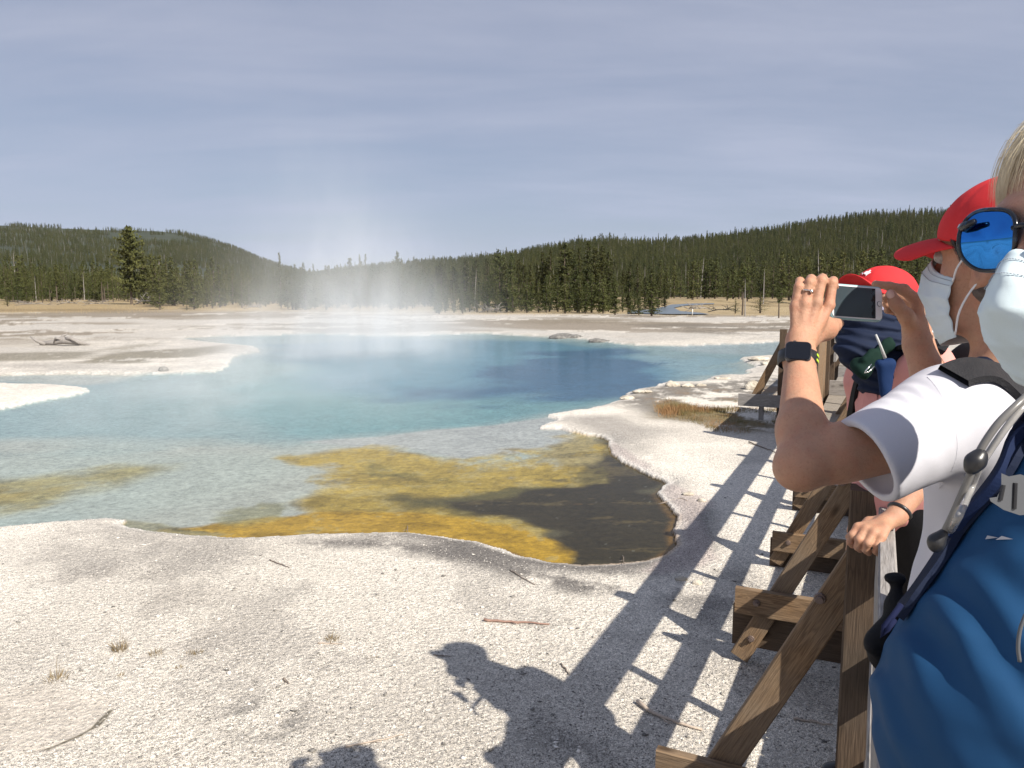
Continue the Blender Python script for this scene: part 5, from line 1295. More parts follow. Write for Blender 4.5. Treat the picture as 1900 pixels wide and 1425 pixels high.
# hydration pack: strap, buckle, hose
hp = empty('hydration_pack', (.85, .9, 1.6)); tag(hp, 'blue hydration pack with grey buckle and clear drinking hose on the nearest visitor', 'hydration pack')
strap_on(bs1, [(1912, 770), (1896, 825), (1870, 882), (1826, 935), (1786, 988), (1746, 1050), (1706, 1106), (1680, 1140)], .026, M_navy, 'strap', hp, .007, .002, .78)
strap_on(bs1, [(1904, 810), (1884, 870), (1858, 915), (1816, 960), (1778, 1010)], .005, cloth('blue_piping', (.008, .018, .06), .8), 'strap_piping', hp, .009, .006, .78)
keep(MB().tube([at(1672, 1122, .74), at(1655, 1145, .735), at(1641, 1162, .73), at(1637, 1182, .735), at(1646, 1168, .728), at(1660, 1150, .732)], .0028, 8).build('cord', cloth('indigo_cord', (.008, .012, .045), .9), smooth=True), hp)
def hose(pts, r_, m_, name): o = MB().tube(bez([at(q[0], q[1], q[2] * .93) for q in pts], 40), r_, 10).build(name, m_, smooth=True); keep(o, hp); return o
hose([(1905, 735, .72), (1884, 754, .715), (1852, 786, .715), (1824, 826, .72), (1809, 858, .725), (1790, 905, .735), (1768, 955, .745), (1750, 992, .755)], .0033, plain('grey_hose', (.16, .155, .15), .3, 40, .1), 'hose')
hose([(1910, 742, .728), (1892, 762, .722), (1862, 800, .722), (1836, 838, .727), (1818, 868, .73), (1800, 912, .74), (1779, 958, .67), (1764, 985, .76)], .0030, M_clear, 'hose')
f = Field(); vc_ = A(1810, 856, .67); f.ell(vc_, (.0092, .0085, .0085), .0); f.cone(A(1818, 845, .67), A(1803, 868, .67), .0062, .0062, .003); solid('valve', f, .0012, M_darkp, hp)
f = Field(); f.cone(A(1750, 990, .70), A(1738, 1004, .702), .0045, .0075, .003); f.ell(A(1737, 1008, .702), (.0075, .006, .009), .003); solid('bite_valve', f, .0012, M_darkp, hp)
bk_ = [(1858,878),(1872,884),(1893,880),(1905,884),(1905,955),(1892,956),(1862,946),(1838,930),(1836,924),(1850,922),(1858,905)]
bd = .60; vs = [at(x, y, bd) for x, y in bk_]; vs2 = [at(x, y, bd + .006) for x, y in bk_]; n_ = len(bk_)
keep(MB().add(vs + vs2, [tuple(range(n_)), tuple(range(n_, 2*n_))[::-1]] + [(j, j+n_, (j+1) % n_+n_, (j+1) % n_) for j in range(n_)]).build('buckle', M_greyp), hp)
for (xa, ya), (xb, yb) in (((1862, 900), (1856, 928)), ((1884, 896), (1882, 944))): keep(MB().tube([at(xa, ya, bd - .0004), at(xb, yb, bd - .0004)], .0016, 8).build('buckle_slot', M_darkp), hp)
keep(MB().tube(bez([at(1903, 1140, .575), at(1893, 1168, .575), at(1889, 1200, .575), at(1892, 1228, .575)], 16), .0014, 6).build('pale_piping', M_greyp, smooth=True), hp)
f = Field(); pkc = np.array((.86, .92, 1.62)); f.cone(pkc + (0, 0, .16), pkc - (0, 0, .2), .09, .10, .02, sq=(f1, 1.2)); solid('bag', f, .007, M_navy, hp)
# black pouch on the rail side
f = Field(); f.cone(A(1622, 1180, .84), A(1650, 1172, .85), .008, .010, .012); f.cone(A(1618, 1200, .84), A(1650, 1232, .85), .008, .010, .01); f.cone(A(1640, 1178, .84), A(1650, 1222, .85), .012, .014, .01); f.cone(A(1656, 1160, .85), A(1664, 1085, .86), .010, .007, .012); f.ell(A(1662, 1074, .86), (.013, .009, .007), .004)
f.post = lambda P, d: d - .005 * n3(P, .02, 3); pch = solid('camera_pouch', f, .003, M_black, None); tag(pch, 'black pouch squeezed between the railing and the blue shirt', 'pouch')

# ---------------------------------------------------------------- visitor in pink, hand on the railing
p3 = empty('person', (1.16, 2.10, DZ)); tag(p3, 'visitor in pink shirt, red cap and navy neck gaiter leaning one hand on the railing', 'person', 'visitors at the railing')
HM3 = frame(at(1632, 572, 2.3), 240, 20); f3 = fwdv(262); b = Field(); nk3 = A(1664, 690, 2.25); head_field(b, HM3, nk3, .052)
ch3 = A(1688, 800, 2.22); hip3 = np.array((ch3[0] + .03, ch3[1] + .03, DZ + .90))
b.cone(nk3, ch3, .09, .13, .05, sq=(f3, 1.3)); b.cone(ch3, hip3, .135, .15, .05, sq=(f3, 1.3)); lower_body(b, hip3, f3)
sL3 = A(1722, 690, 2.10); eL3 = A(1752, 832, 2.03); wL3 = A(1664, 956, 1.955); sR3 = A(1612, 705, 2.36); eR3 = sR3 + (.06, .08, -.26); wR3 = eR3 + (.02, .10, -.20)
b.cone(nk3, sL3, .06, .055, .04); b.cone(sL3, eL3, .048, .038, .02); b.cone(eL3, eL3 + (wL3 - eL3) * .3, .036, .037, .02); b.cone(eL3 + (wL3 - eL3) * .3, wL3, .037, .0235, .02)
b.cone(nk3, sR3, .06, .055, .04); b.cone(sR3, eR3, .048, .038, .02); b.cone(eR3, wR3, .036, .024, .02); hR = np.array((-.1, .1, -.9)); hR /= np.linalg.norm(hR); b.cone(wR3, wR3 + hR * .08, .024, .028, .02, sq=((0, 0, 1), 1.6))
for k in range(4): o_ = wR3 + hR * .085 + np.array((0, 1, 0)) * (k - 1.5) * .019; b.chain([o_, o_ + hR * .035, o_ + hR * .05 + (0, 0, -.02), o_ + hR * .045 + (0, 0, -.035)], [.0095, .0085, .0078, .0068], .004)
b.chain([wR3 + hR * .02 - (0, .02, 0), wR3 + hR * .06 - (0, .045, 0)], [.013, .0095], .008)
# hand gripping the rail
kn = [A(1592, 978, 1.93), A(1606, 982, 1.915), A(1621, 988, 1.90), A(1636, 996, 1.89)]
b.cone(wL3, A(1640, 972, 1.94), .0235, .022, .015)
for i in range(4):
    b.cone(A(1643 - i * 0, 968 + 4 * i, 1.945 - .012 * i), kn[i], .0125, .0118, .010)
b.chain([kn[0], A(1581, 993, 1.925), A(1577, 1006, 1.93), A(1581, 1012, 1.94)], [.0108, .0098, .0088, .0080], .004)
b.chain([kn[1], A(1594, 1001, 1.905), A(1591, 1015, 1.912), A(1596, 1020, 1.925)], [.0112, .0102, .0090, .0082], .004)
b.chain([kn[2], A(1610, 1008, 1.89), A(1607, 1021, 1.90), A(1612, 1026, 1.91)], [.0110, .0098, .0088, .0080], .004)
b.chain([kn[3], A(1628, 1013, 1.882), A(1625, 1023, 1.89), A(1630, 1028, 1.90)], [.0100, .0088, .0080, .0072], .004)
b.chain([A(1640, 965, 1.955), A(1612, 968, 1.97), A(1590, 985, 1.96), A(1575, 996, 1.955)], [.015, .012, .0102, .0088], .008)
body3 = solid('body', b, .003, M_skin_tan, p3); eyes(HM3, p3)
cp3 = cap(HM3, p3, M_red, 1.0, .08, .05, .0)
# small pale emblem on the cap front: an embroidered swimming-animal-like squiggle
bc3 = bvh_of(cp3); M_thread = plain('white_thread', (.85, .85, .85), .8, 300, .1)
for poly in ([(1603, 505), (1608, 501.5), (1614, 501), (1617, 504), (1611, 507), (1606, 507.5)], [(1612, 501.5), (1615, 498.5), (1617, 501)], [(1603.5, 505.5), (1600, 503), (1600.5, 508)], [(1608, 507), (1606.5, 510.5), (1611, 507.2)]):
    ps = [hit(bc3, x, y + 3, .0025)[0] for x, y in poly]
    if all(p is not None for p in ps): o = MB().add(ps, [tuple(range(len(ps)))]).build('emblem', M_thread); keep(o, p3); o.parent = cp3; o.matrix_parent_inverse = Matrix.Identity(4)
hf = Field(); hf.ell((0, -.025, .02), (.080, .092, .080), .01, 'u', HM3); hf.ell((0, -.05, -.05), (.06, .055, .06), .03, 'u', HM3); solid('hair', hf, .006, M_hairg, p3)
gt = Field(); gt.ell((0, .02, -.065), (.080, .098, .075), .02, 'u', HM3); gt.cone(np.array(HM3 @ Vector((0, .01, -.10))), nk3 + (-.02, -.02, -.01), .085, .098, .03, sq=((0, 0, 1), 1.0)); gt.ell(np.array(HM3 @ Vector((-.02, .08, -.15))), (.06, .06, .05), .03)
gt.post = lambda P, d: d - .004 * np.sin(P[:, 2] * 190 + 4 * n3(P, .06, 1) + P[:, 0] * 40) - .002 * n3(P, .03, 2); solid('neck_gaiter', gt, .004, M_navy, p3)
bn = Field(); bn.cone(A(1600, 686, 2.15), A(1652, 640, 2.15), .020, .013, .02); bn.cone(A(1592, 676, 2.17), A(1606, 694, 2.15), .020, .012, .02); bn.cone(A(1604, 668, 2.14), A(1650, 630, 2.16), .010, .009, .01)
bn.post = lambda P, d: d - .006 * n3(P, .02, 2); solid('bandana', bn, .0035, M_green, p3)
MB_c = MB().tube([HM3 @ Vector((-.055, .07, -.02)), HM3 @ Vector((-.082, .02, -.025)), HM3 @ Vector((-.085, -.03, -.02))], .008, 8).build('striped_band', plain('white_lilac_band', (.65, .64, .85), .8, 200, .2)); keep(MB_c, p3)
s = Field(); s.cone(nk3 - (0, 0, .03), ch3, .095, .15, .05, sq=(f3, 1.2)); s.cone(ch3, hip3 - (0, 0, .03), .155, .175, .05, sq=(f3, 1.15)); s.cone(nk3 - (0, 0, .03), sL3, .06, .066, .05); s.cone(sL3, sL3 + (eL3 - sL3) * .72, .068, .062, .035); s.plane(sL3 + (eL3 - sL3) * .64, eL3 - sL3, .003, c=eL3, rad=.14)
s.cone(nk3 - (0, 0, .03), sR3, .06, .066, .05); s.cone(sR3, sR3 + (eR3 - sR3) * .6, .068, .062, .03); s.plane(sR3 + (eR3 - sR3) * .58, eR3 - sR3, .003, c=eR3, rad=.14); s.plane(hip3 - (0, 0, .03), (0, 0, -1))
s.post = lambda P, d: d - .006 * np.sin((P[:, 0] * 60 - P[:, 1] * 40) + P[:, 2] * 14 + 3 * n3(P, .09, 1)) * (.4 + .6 * n3(P, .12, 5)) - .002 * n3(P, .03, 2)
shirt3 = solid('shirt', s, .0038, M_pink, p3); bs3 = bvh_of(shirt3)
pk = [(1588, 742), (1608, 728), (1629, 731), (1631, 790), (1592, 798)]; ps = [hit(bs3, x, y, .004)[0] for x, y in pk]
if all(p is not None for p in ps): keep(MB().add(ps, [(0, 1, 2, 3, 4)]).build('chest_pocket', M_pink), shirt3); 
so = Field(); garment_legs(so, hip3, f3, DZ + .42, g=.022); solid('shorts', so, .006, M_black, p3); shoe(p3, hip3, f3, M_darkp)
f = Field(); bd_ = Vector(wL3 - eL3).normalized(); c_ = Vector(wL3 + (eL3 - wL3) * .06); ax_ = bd_.cross(Vector((0, 0, 1))).normalized(); ay_ = bd_.cross(ax_)
keep(MB().tube([c_ + (ax_ * math.cos(t * .3307) + ay_ * math.sin(t * .3307)) * .0265 for t in range(20)], .0055, 8).build('wrist_band', M_darkp, smooth=True), p3)
bk3 = empty('backpack', A(1780, 700, 2.35)); tag(bk3, 'black backpack with white tubing on the pink-shirted visitor', 'backpack')
bc = np.array(ch3) - f3 * .20; f = Field(); f.cone(bc + (0, 0, .15), bc - (0, 0, .18), .11, .12, .03, sq=(f3, 1.3)); f.cone(bc + (0, 0, .12) + fwdv(172) * .05, bc + (0, 0, .17) + fwdv(172) * .05, .05, .045, .02); f.post = lambda P, d: d - .004 * n3(P, .05, 2); solid('bag', f, .006, M_black, bk3)
strap_on(bs3, [(1752, 652), (1725, 640), (1700, 640), (1672, 652), (1648, 680)], .045, M_black, 'shoulder_strap', bk3, .012, .002, 2.1)
strap_on(bs3, [(1602, 690), (1592, 720), (1584, 760), (1577, 800), (1574, 850)], .024, M_black, 'shoulder_strap', bk3, .010, .003, 2.1)
keep(MB().tube(bez([at(1700, 628, 2.02), at(1722, 616, 2.0), at(1750, 620, 2.0), at(1778, 628, 2.05), at(1795, 628, 2.1)], 20), .0035, 8).build('tube', M_loop, smooth=True), bk3)
po = empty('radio_pouch', A(1641, 700, 2.02)); tag(po, 'blue pouch with a grey antenna clipped to the chest of the pink shirt', 'pouch')
f = Field(); f.cone(A(1633, 676, 2.03), A(1652, 674, 2.03), .013, .013, .004); f.cone(A(1634, 676, 2.03), A(1640, 733, 2.03), .012, .008, .006); f.cone(A(1652, 676, 2.03), A(1646, 733, 2.03), .013, .008, .006); f.cone(A(1643, 680, 2.03), A(1643, 728, 2.03), .015, .009, .01); f.post = lambda P, d: d - .0015 * n3(P, .02, 2); solid('bag', f, .0025, M_pouch, po)
keep(MB().tube([at(1642, 664, 2.02), at(1634, 642, 2.01), at(1625, 621, 2.0)], [.0045, .0032, .0028], 8).build('antenna', plain('antenna_grey', (.45, .46, .46), .5), smooth=True), po)
keep(MB().tube([at(1617, 676, 2.0), at(1607, 687, 2.0), at(1604, 692, 2.0), at(1612, 690, 2.0), at(1622, 680, 2.0)], .0018, 6).build('clip', M_silver, smooth=True), po)
# ================================================================ SMALL THINGS ON THE GROUND
def ground_z(x, y):
    """height of the ground sheet under a point (nearest grid vertex)"""
    r = math.hypot(x, y); a = math.atan2(x, y) % (2 * math.pi); i = int(np.argmin(np.abs(gr - r))); gaa = ga % (2 * math.pi); j = int(np.argmin(np.abs(gaa - a)))
    return float(Z[i, j])
def gpt(px, py, up=0.0):
    x, y = G(px, py, .01); z = ground_z(x, y); x, y = G(px, py, z); return Vector((x, y, z + up))
M_twig = plain('grey_twig', (.22, .18, .15), .9, 90, .4); M_twigp = plain('pale_twig', (.46, .38, .31), .9, 90, .3); M_twigr = plain('reddish_twig', (.30, .19, .15), .9, 90, .4)
def twig(pts, r_, m, label, fork=True):
    P_ = [gpt(x, y, r_ * .8) for x, y in pts]; mid = bez(P_, 10); k = len(mid)
    c = mid[0].copy(); mb = MB(); jit = [Vector((random.uniform(-1, 1), random.uniform(-1, 1), abs(random.uniform(-.2, 1)))) * r_ * .9 for _ in mid]
    mb.tube([p - c + j for p, j in zip(mid, jit)], [r_ * (1 - .55 * i / k) for i in range(k)], 6)
    if fork and k > 5: q = mid[k // 2] - c; d = (mid[-1] - mid[0]); mb.tube([q, q + Vector((d.x * .16 + d.y * .10, d.y * .16 - d.x * .1, .01))], [r_ * .5, r_ * .25], 5)
    o = mb.build('twig', m, None, True); o.location = c; tag(o, label, 'twig')
twig([(897, 1154), (945, 1156), (1018, 1160)], .009, M_twigr, 'reddish brown stick lying level on the pale ground right of centre')
twig([(1186, 1308), (1230, 1336), (1300, 1356)], .010, M_twigp, 'long pale stick crossing the shadow of the railing')
twig([(1042, 1234), (1056, 1254)], .005, M_twig, 'short dark twig just right of the head-shaped shadow')
twig([(946, 1058), (968, 1072), (992, 1086)], .005, M_twig, 'thin grey twig on the dark crust below the brown pool corner')
twig([(500, 1040), (520, 1048), (538, 1054)], .005, M_twig, 'thin dark twig near the left shore of the pool')
twig([(524, 1261), (538, 1271)], .006, M_twig, 'tiny dark stub of wood left of the capped shadow')
twig([(640, 1386), (690, 1378), (748, 1364)], .004, M_twigp, 'faint pale straw near the bottom edge of the ground')
twig([(1389, 822), (1412, 830), (1442, 842)], .010, M_twig, 'dark stick just left of the bent elbow')
twig([(1473, 1336), (1505, 1340), (1545, 1349)], .006, M_twigp, 'pale twig between the big brace and the near post')
twig([(804, 1216), (836, 1220)], .004, M_twig, 'small twig on top of the cap shadow')
twig([(590, 1194), (636, 1196)], .004, M_twigp, 'pale splinter under the middle grass tuft')
twig([(756, 976), (757, 990)], .004, M_twig, 'upright dark twig at the golden shore of the pool')
twig([(1156, 1032), (1158, 1048)], .004, M_twig, 'tiny twig standing in the dark brown water')
twig([(1222, 936), (1262, 926), (1275, 930)], .005, M_twigp, 'thin pale twig among rocks right of the brown water')
M_tuft = mat('dry_tuft', lambda n: n.out(n.bsdf(n.mix(n.noise(30, 3, .6, n.pos()), (.14, .10, .06), (.30, .24, .14)), .9)))
def blades(mb_v, mb_f, c, n_, rad, h_, spread, rg):
    for _ in range(n_):
        a = rg.uniform(0, 6.28); q = rg.uniform(0, 1)**.5 * rad; b = Vector((c[0] + math.cos(a) * q, c[1] + math.sin(a) * q, c[2] - .004)); d = Vector((math.cos(a) * spread * rg.uniform(.1, 1) + rg.uniform(-.2, .2), math.sin(a) * spread * rg.uniform(.1, 1) + rg.uniform(-.2, .2), 1)).normalized()
        L = h_ * rg.uniform(.45, 1.0); s0 = d.cross(Vector((rg.uniform(-1, 1), rg.uniform(-1, 1), .1))).normalized() * (.0012 + .012 * h_) * rg.uniform(.6, 1.2); k = len(mb_v)
        m_ = b + d * L * .55; t_ = b + d * L + Vector((d.x, d.y, -.4)) * L * .18
        mb_v += [b - s0, b + s0, m_ + s0 * .7, m_ - s0 * .7, t_]; mb_f += [(k, k+1, k+2, k+3), (k+3, k+2, k+4)]
rg = random.Random(3)
for (px, py, n_, rad, h_, lab) in [(222, 1206, 80, .035, .075, 'dark dry tuft with one tall stalk left of centre'), (290, 1214, 50, .032, .045, 'small brown tuft between the stalked tuft and the twin tufts'), (352, 1213, 30, .02, .03, 'left half of a pair of tiny dry tufts'), (368, 1213, 34, .022, .036, 'right half of a pair of tiny dry tufts'),
        (332, 1240, 24, .016, .03, 'tiny lone dry tuft below the twin tufts'), (616, 1188, 60, .035, .05, 'reddish brown dry tuft standing above a pale splinter'), (104, 1262, 46, .05, .07, 'spreading spiky tuft above the smooth pale slab at left'), (224, 1254, 16, .012, .03, 'tiny sprig right of the spreading spiky tuft'), (690, 1222, 20, .03, .02, 'flat dark sprig right of the reddish tuft'), (592, 1228, 20, .035, .014, 'flat dark weed patch below the reddish tuft')]:
    c = gpt(px, py); v_, f_ = [], []; blades(v_, f_, (0, 0, 0), n_, rad, h_, .9, rg)
    o = link('grass_tuft', mesh_from(v_, f_), M_tuft); o.location = c; tag(o, lab, 'tuft')
    if px in (222, 104, 616):
        mb = MB(); mb.tube([(0, 0, 0), (.004, .003, h_ * .9), (.012, .004, h_ * 1.9)], [.0016, .0012, .0008], 5); mb.tube([(.01, 0, 0), (.02, .01, h_ * 1.2)], [.0013, .0007], 5); mb.build('stalk', M_tuft, o)
# weedy bank beyond the inlet
M_weed = mat('bank_weeds', lambda n: n.out(n.bsdf(n.mix(n.fr(n.noise(1.4, 4, .6, n.pos()), .42, .58), n.mix(n.noise(20, 3, .6, n.pos()), (.10, .09, .03), (.20, .17, .06)), n.mix(n.noise(20, 3, .6, n.pos()), (.26, .13, .05), (.40, .25, .12))), .9)))
v_, f_ = [], []; area = [(1212, 742), (1300, 748), (1400, 742), (1460, 735), (1460, 808), (1390, 806), (1335, 806), (1290, 790), (1225, 776)]
PA = zone(area); xs_ = [p[0] for p in PA]; ys_ = [p[1] for p in PA]; q = 0
while q < 5200:
    x = rg.uniform(min(xs_), max(xs_)); y = rg.uniform(min(ys_), max(ys_)); ax = np.array([x]); ay = np.array([y])
    if sdf_poly(ax, ay, PA)[0] > 0: continue
    dn = fbm(ax, ay, .9, 3, 77)[0]; q += 1
    if dn < .46: continue
    blades(v_, f_, (x, y, .0), 3, .06, .05 + .16 * max(0, dn - .42) * 3.2, .5, rg)
tag(link('bank_weeds', mesh_from(v_, f_), M_weed), 'brown and green weeds on the white bank', kind='stuff')
# dry grass edge behind the flats
M_dry = mat('dry_grass', lambda n: n.out(n.bsdf(n.mix(n.noise(.3, 4, .6, n.pos()), (.30, .22, .11), (.56, .43, .23)), .95)))
v_, f_ = [], []
for _ in range(15000):
    px = rg.uniform(-60, 1700); D = rg.uniform(60, 130) if px > 560 else rg.uniform(75, 190); p = gp(px, D); 
    if 1160 < px < 1360 and 64 < D < 140: continue
    blades(v_, f_, (p.x, p.y, .02), 1, .3, rg.uniform(.15, .42), .4, rg)
    k = len(v_); c_ = Vector(v_[k-5]);
tag(link('dry_grass', mesh_from(v_, f_), M_dry), 'tan dry grass behind the white flats', kind='stuff')
# loose grit near the boardwalk side of the pool
g = np.random.default_rng(4); N = 26000
th = g.uniform(R(13), R(40), N); r = H / np.tan(th); az = np.radians(g.uniform(-38, 34, N)); x = r * np.sin(az); y = r * np.cos(az)
ok = sdf_poly(x, y, POOL) > .06; x = x[ok]; y = y[ok]; r = r[ok]; N = len(x)
fi = np.interp(np.arctan2(H, r), np.arctan2(H, gr)[::-1], np.arange(len(gr))[::-1]).round().astype(int); fj = np.clip(((np.degrees(np.arctan2(x, y)) + 44) / .1).round().astype(int), 0, 859); z = Z[fi, fj]
sz = g.uniform(.0022, .0062, N) * (1 + (g.random(N) < .02) * 1.6)
oct_ = np.array([(1, 0, 0), (-1, 0, 0), (0, 1, 0), (0, -1, 0), (0, 0, .7), (0, 0, -.7)]); of = np.array([(0, 2, 4), (2, 1, 4), (1, 3, 4), (3, 0, 4), (2, 0, 5), (1, 2, 5), (3, 1, 5), (0, 3, 5)])
rot = g.uniform(0, 6.28, N); jit = 1 + g.uniform(-.4, .4, (N, 6, 3)); vv = oct_[None] * jit * sz[:, None, None] * np.array([1.3, .9, .7])
cr_, sr_ = np.cos(rot)[:, None], np.sin(rot)[:, None]; vx = vv[..., 0] * cr_ - vv[..., 1] * sr_; vy = vv[..., 0] * sr_ + vv[..., 1] * cr_
vv = np.stack([vx + x[:, None], vy + y[:, None], vv[..., 2] + z[:, None] + sz[:, None] * .2], -1).reshape(-1, 3); ff = (of[None] + np.arange(N)[:, None, None] * 6).reshape(-1, 3)
me = mesh_np(vv, ff, 'grit'); cc = np.where(g.random(N) < .42, g.uniform(.12, .3, N), g.uniform(.5, .85, N)); ca = me.color_attributes.new('albedo', 'FLOAT_COLOR', 'POINT')
ca.data.foreach_set('color', np.repeat(np.stack([cc, cc * .94, cc * .86, np.ones(N)], -1), 6, 0).astype(np.float32).ravel())
tag(link('grit', me, mat('grit', lambda n: n.out(n.bsdf(n.node('ShaderNodeAttribute', attribute_name='albedo').outputs['Color'], .9)))), 'loose pale and dark grit on the crust', kind='stuff')
# rocks along the right bank
M_rock = mat('sinter_rock', lambda n: n.out(n.bsdf(n.mix(n.fr(n.noise(7, 5, .65, n.pos()), .35, .65), (.30, .26, .20), (.70, .64, .54)), .95, n.bump(n.noise(22, 5, .7, n.pos()), .8, .03))))
M_rockd = mat('dark_rock', lambda n: n.out(n.bsdf(n.mix(n.fr(n.noise(7, 5, .65, n.pos()), .35, .65), (.10, .095, .09), (.26, .25, .23)), .95, n.bump(n.noise(22, 5, .7, n.pos()), .8, .03))))
def rock(px, py, wpx, hgt, label, m=None):
    c = gpt(px, py); D = math.hypot(c.x, c.y); wdt = wpx / F * D * .55; f = Field(); f.ell((0, 0, hgt * .3), (wdt, wdt * .7, hgt), .0); f.ell((wdt * .5, wdt * .1, hgt * .2), (wdt * .6, wdt * .5, hgt * .8), .02)
    f.post = lambda P, d: d - wdt * .22 * n3(P, wdt * .8, int(px)) - wdt * .08 * n3(P, wdt * .25, int(py)); f.plane((0, 0, -.02), (0, 0, -1)); me = f.mesh(max(wdt / 14, .006), 'rock'); o = link('rock', me, m or M_rock, None, True); o.location = c; tag(o, label, 'rock')
rock(1247, 717, 26, .09, 'pale cracked rock on the pool edge, left of two neighbours'); rock(1275, 718, 24, .06, 'cream rock beside the cracked rock on the pool edge'); rock(1300, 716, 20, .04, 'low greyish rock at right end of the pool edge row')
rock(1190, 728, 34, .05, 'low tan rock shelf where the bank meets the deep blue water'); rock(1163, 740, 24, .04, 'sandy rock lump at the left tip of the right bank'); rock(1396, 722, 26, .13, 'white-topped rock by the foot of the far brace'); rock(1340, 703, 26, .04, 'flat rock at the far water edge of the right bank')
rock(1275, 918, 22, .025, 'knobbly white lump right of the brown inlet'); rock(1302, 930, 14, .02, 'small white stone just right of the knobbly lump'); rock(1292, 1083, 16, .018, 'white crust chip under the railing shadow'); rock(1262, 1076, 20, .016, 'flat white crust flake left of the chip under the shadow')
rock(1405, 668, 34, .08, 'white rocky point reaching into the water near the far post'); rock(1428, 676, 30, .08, 'cream boulder beside the white rocky point'); rock(302, 690, 15, .10, 'grey boulder at the front of the left peninsula', M_rockd); rock(1050, 629, 60, .14, 'long dark grey rock ledge on the far pool shore', M_rockd); rock(1112, 636, 36, .12, 'short dark rock ledge at the right of the far shore', M_rockd)
# driftwood and fallen branches
def deadfall(px, D, L, hgt, n_, label, name='fallen_branch', m=M_dead, seed=0, cat='branch'):
    rr_ = random.Random(seed + int(px)); c = gp(px, D, .02); mb = MB()
    mb.tube([(-L/2, 0, .05), (-L*.2, .1, hgt*.35), (L*.15, 0, hgt*.4), (L/2, .1, .08)], [.02 * hgt + .02, .04 * hgt + .02, .035 * hgt + .02, .015], 6)
    for _ in range(n_):
        t = rr_.uniform(-.4, .4); b = Vector((L * t, 0, hgt * .3)); a = rr_.uniform(0, 6.28); e = b + Vector((math.cos(a) * L * .35, math.sin(a) * .5, hgt * rr_.uniform(.1, .9))); mb.tube([b, (b + e) / 2 + Vector((0, 0, .08)), e], [.022 * hgt + .008, .014 * hgt + .008, .008], 5)
    o = mb.build(name, m, None, True); o.location = c; o.rotation_euler = (0, 0, rr_.uniform(-.4, .4)); tag(o, label, cat)
o_ = gp(105, 32.5, .0)
mb = MB(); mb.tube([(-.75, 0, .10), (-.3, .1, .12), (.1, 0, .22), (.5, .05, .16), (.95, .2, .03)], [.06, .09, .15, .12, .04], 9); mb.tube([(-.55, 0, .06), (-.8, -.1, .2), (-1.02, -.1, .36)], [.07, .055, .02], 7); mb.tube([(.0, 0, .2), (.12, 0, .38), (.28, 0, .44)], [.08, .05, .02], 7); mb.tube([(.2, 0, .25), (.45, -.1, .3), (.75, -.1, .1)], [.09, .07, .03], 7); mb.tube([(-.2, 0, .15), (-.1, -.1, .3), (.1, -.15, .25)], [.05, .04, .02], 6)
d_ = mb.build('driftwood', M_dead, None, True); d_.location = o_; tag(d_, 'bleached driftwood log with a raised end on the white flats at left', 'driftwood')
for i, (px, D, L, hg, lab) in enumerate([(62, 120, 5, .7, 'dark fallen branch lying in the dry grass at far left'), (178, 118, 3.4, .8, 'spiky grey fallen branch left of the lone pine'), (272, 116, 4.6, 1.7, 'large tangled grey dead branches at the foot of the lone pine'), (312, 114, 2.2, 1.1, 'small upright grey dead branch right of the large tangle'), (468, 88, 2.2, .7, 'pale fallen branch below the trees left of the steam'), (125, 125, 3.5, .8, 'grey fallen branch between the far left one and the spiky one'), (910, 68, 2.2, .8, 'thin grey dead branch under the tree line right of the steam')]):
    deadfall(px, D, L, hg, 20, lab, seed=i)
deadfall(1300, 76, 3.2, .9, 16, 'grey heap of dead brush on the meadow by the river', 'brush_pile', cat='brush'); deadfall(1345, 74, 3.0, .7, 16, 'dark burnt log right of the grey brush heap', 'brush_pile', plain('charred_wood', (.03, .03, .03), .9), 5, 'log')
for px, D, s_, lab in ((12, 118, 1.6, 'round green shrub at the left picture edge'), (355, 98, .8, 'low green shrub on the white flats left of the steam'), (376, 97, .9, 'tan green shrub right of the low green one on the flats'), (345, 84, .5, 'small dark shrub in front of the flats left of the steam')):
    o = plant('small', px, D, s_, lab, None, 2.4, parts=False, cat='shrub'); o.name = 'shrub'
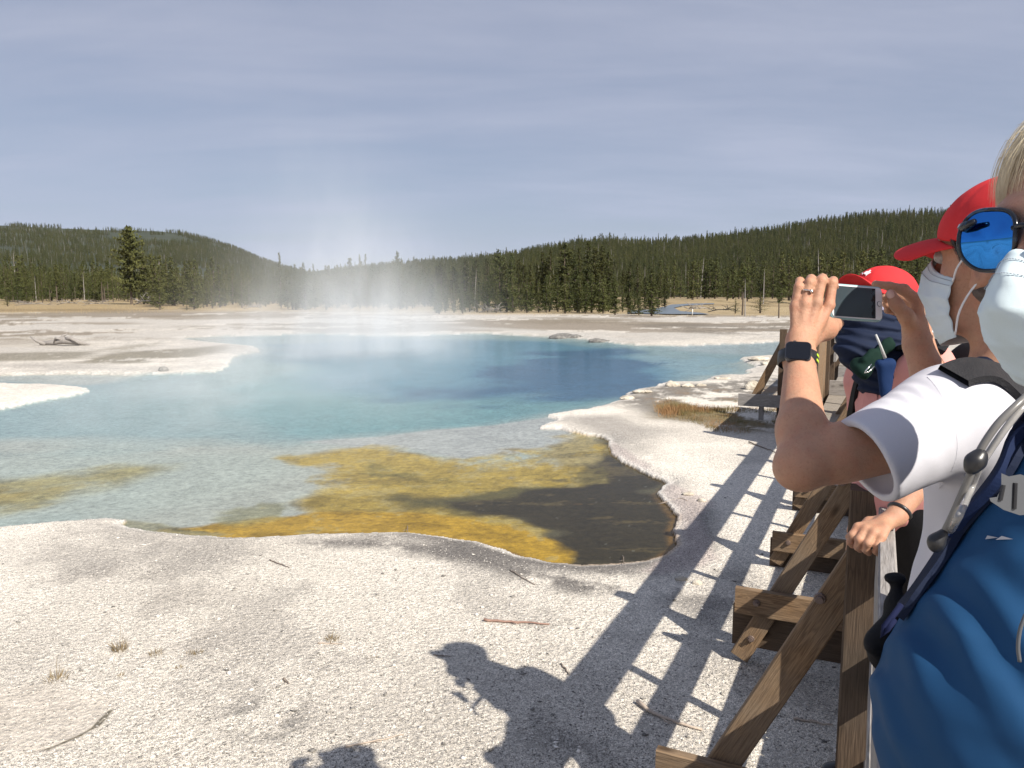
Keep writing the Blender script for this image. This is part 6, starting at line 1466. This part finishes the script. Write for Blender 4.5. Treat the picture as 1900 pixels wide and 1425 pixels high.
mb = MB(); c = gp(1286, 64, 0); mb.tube([(0, 0, 0), (0, 0, .55)], [.035, .03], 7); o = mb.build('marker_post', plain('white_paint', (.75, .75, .73), .6), None, True); o.location = c; tag(o, 'small white marker post by the river bend', 'post')
# white pickup on the far car park
tk = empty('pickup_truck', gp(1718, 160, -2.25), R(-28 + 95)); tag(tk, 'small white pickup truck parked far off behind the visitors', 'truck')
M_wp = plain('white_car_paint', (.80, .80, .80), .3, 30, .02); M_tyre = plain('tyre_rubber', (.02, .02, .02), .9); M_win = plain('car_glass', (.02, .025, .03), .08)
prof = [(-2.7, .45), (-2.7, 1.05), (-.75, 1.08), (-.7, 1.75), (.55, 1.78), (1.15, 1.18), (2.55, 1.05), (2.7, .8), (2.7, .45)]
k_ = len(prof); vs = [(x, -.95, z) for x, z in prof] + [(x, .95, z) for x, z in prof]
MB().add(vs, [tuple(range(k_)), tuple(range(k_, 2*k_))[::-1]] + [(j, j+k_, (j+1) % k_+k_, (j+1) % k_) for j in range(k_)]).build('body', M_wp, tk)
for s_ in (-.953, .953):
    MB().add([(-.6, s_, 1.15), (.85, s_, 1.2), (.5, s_, 1.68), (-.58, s_, 1.68)], [(0, 1, 2, 3)]).build('window', M_win, tk)
    for x in (-1.7, 1.7): MB().tube([(x, s_ * .85, .38), (x, s_ * 1.03, .38)], [.38, .38], 18).build('wheel', M_tyre, tk)
MB().add([(.60, -.8, 1.74), (.60, .8, 1.74), (1.13, .85, 1.21), (1.13, -.85, 1.21)], [(0, 1, 2, 3)]).build('windscreen', M_win, tk); tk.children[-1].location.x = .02
for s_ in (-.7, .7): MB().tube([(2.69, s_, .85), (2.73, s_, .85)], [.1, .1], 10).build('headlight', M_greyp, tk)
# thin mountain air
def m_air(n):
    vs = n.node('ShaderNodeVolumePrincipled'); vs.inputs['Color'].default_value = (.80, .88, 1, 1); vs.inputs['Density'].default_value = .000028; vs.inputs['Anisotropy'].default_value = 0
    n.out(None, vs.outputs[0])
haze_box('haze', (-9900, -9900, -6), (9900, 9900, 420), mat('haze', m_air), 'thin bluish mountain haze')
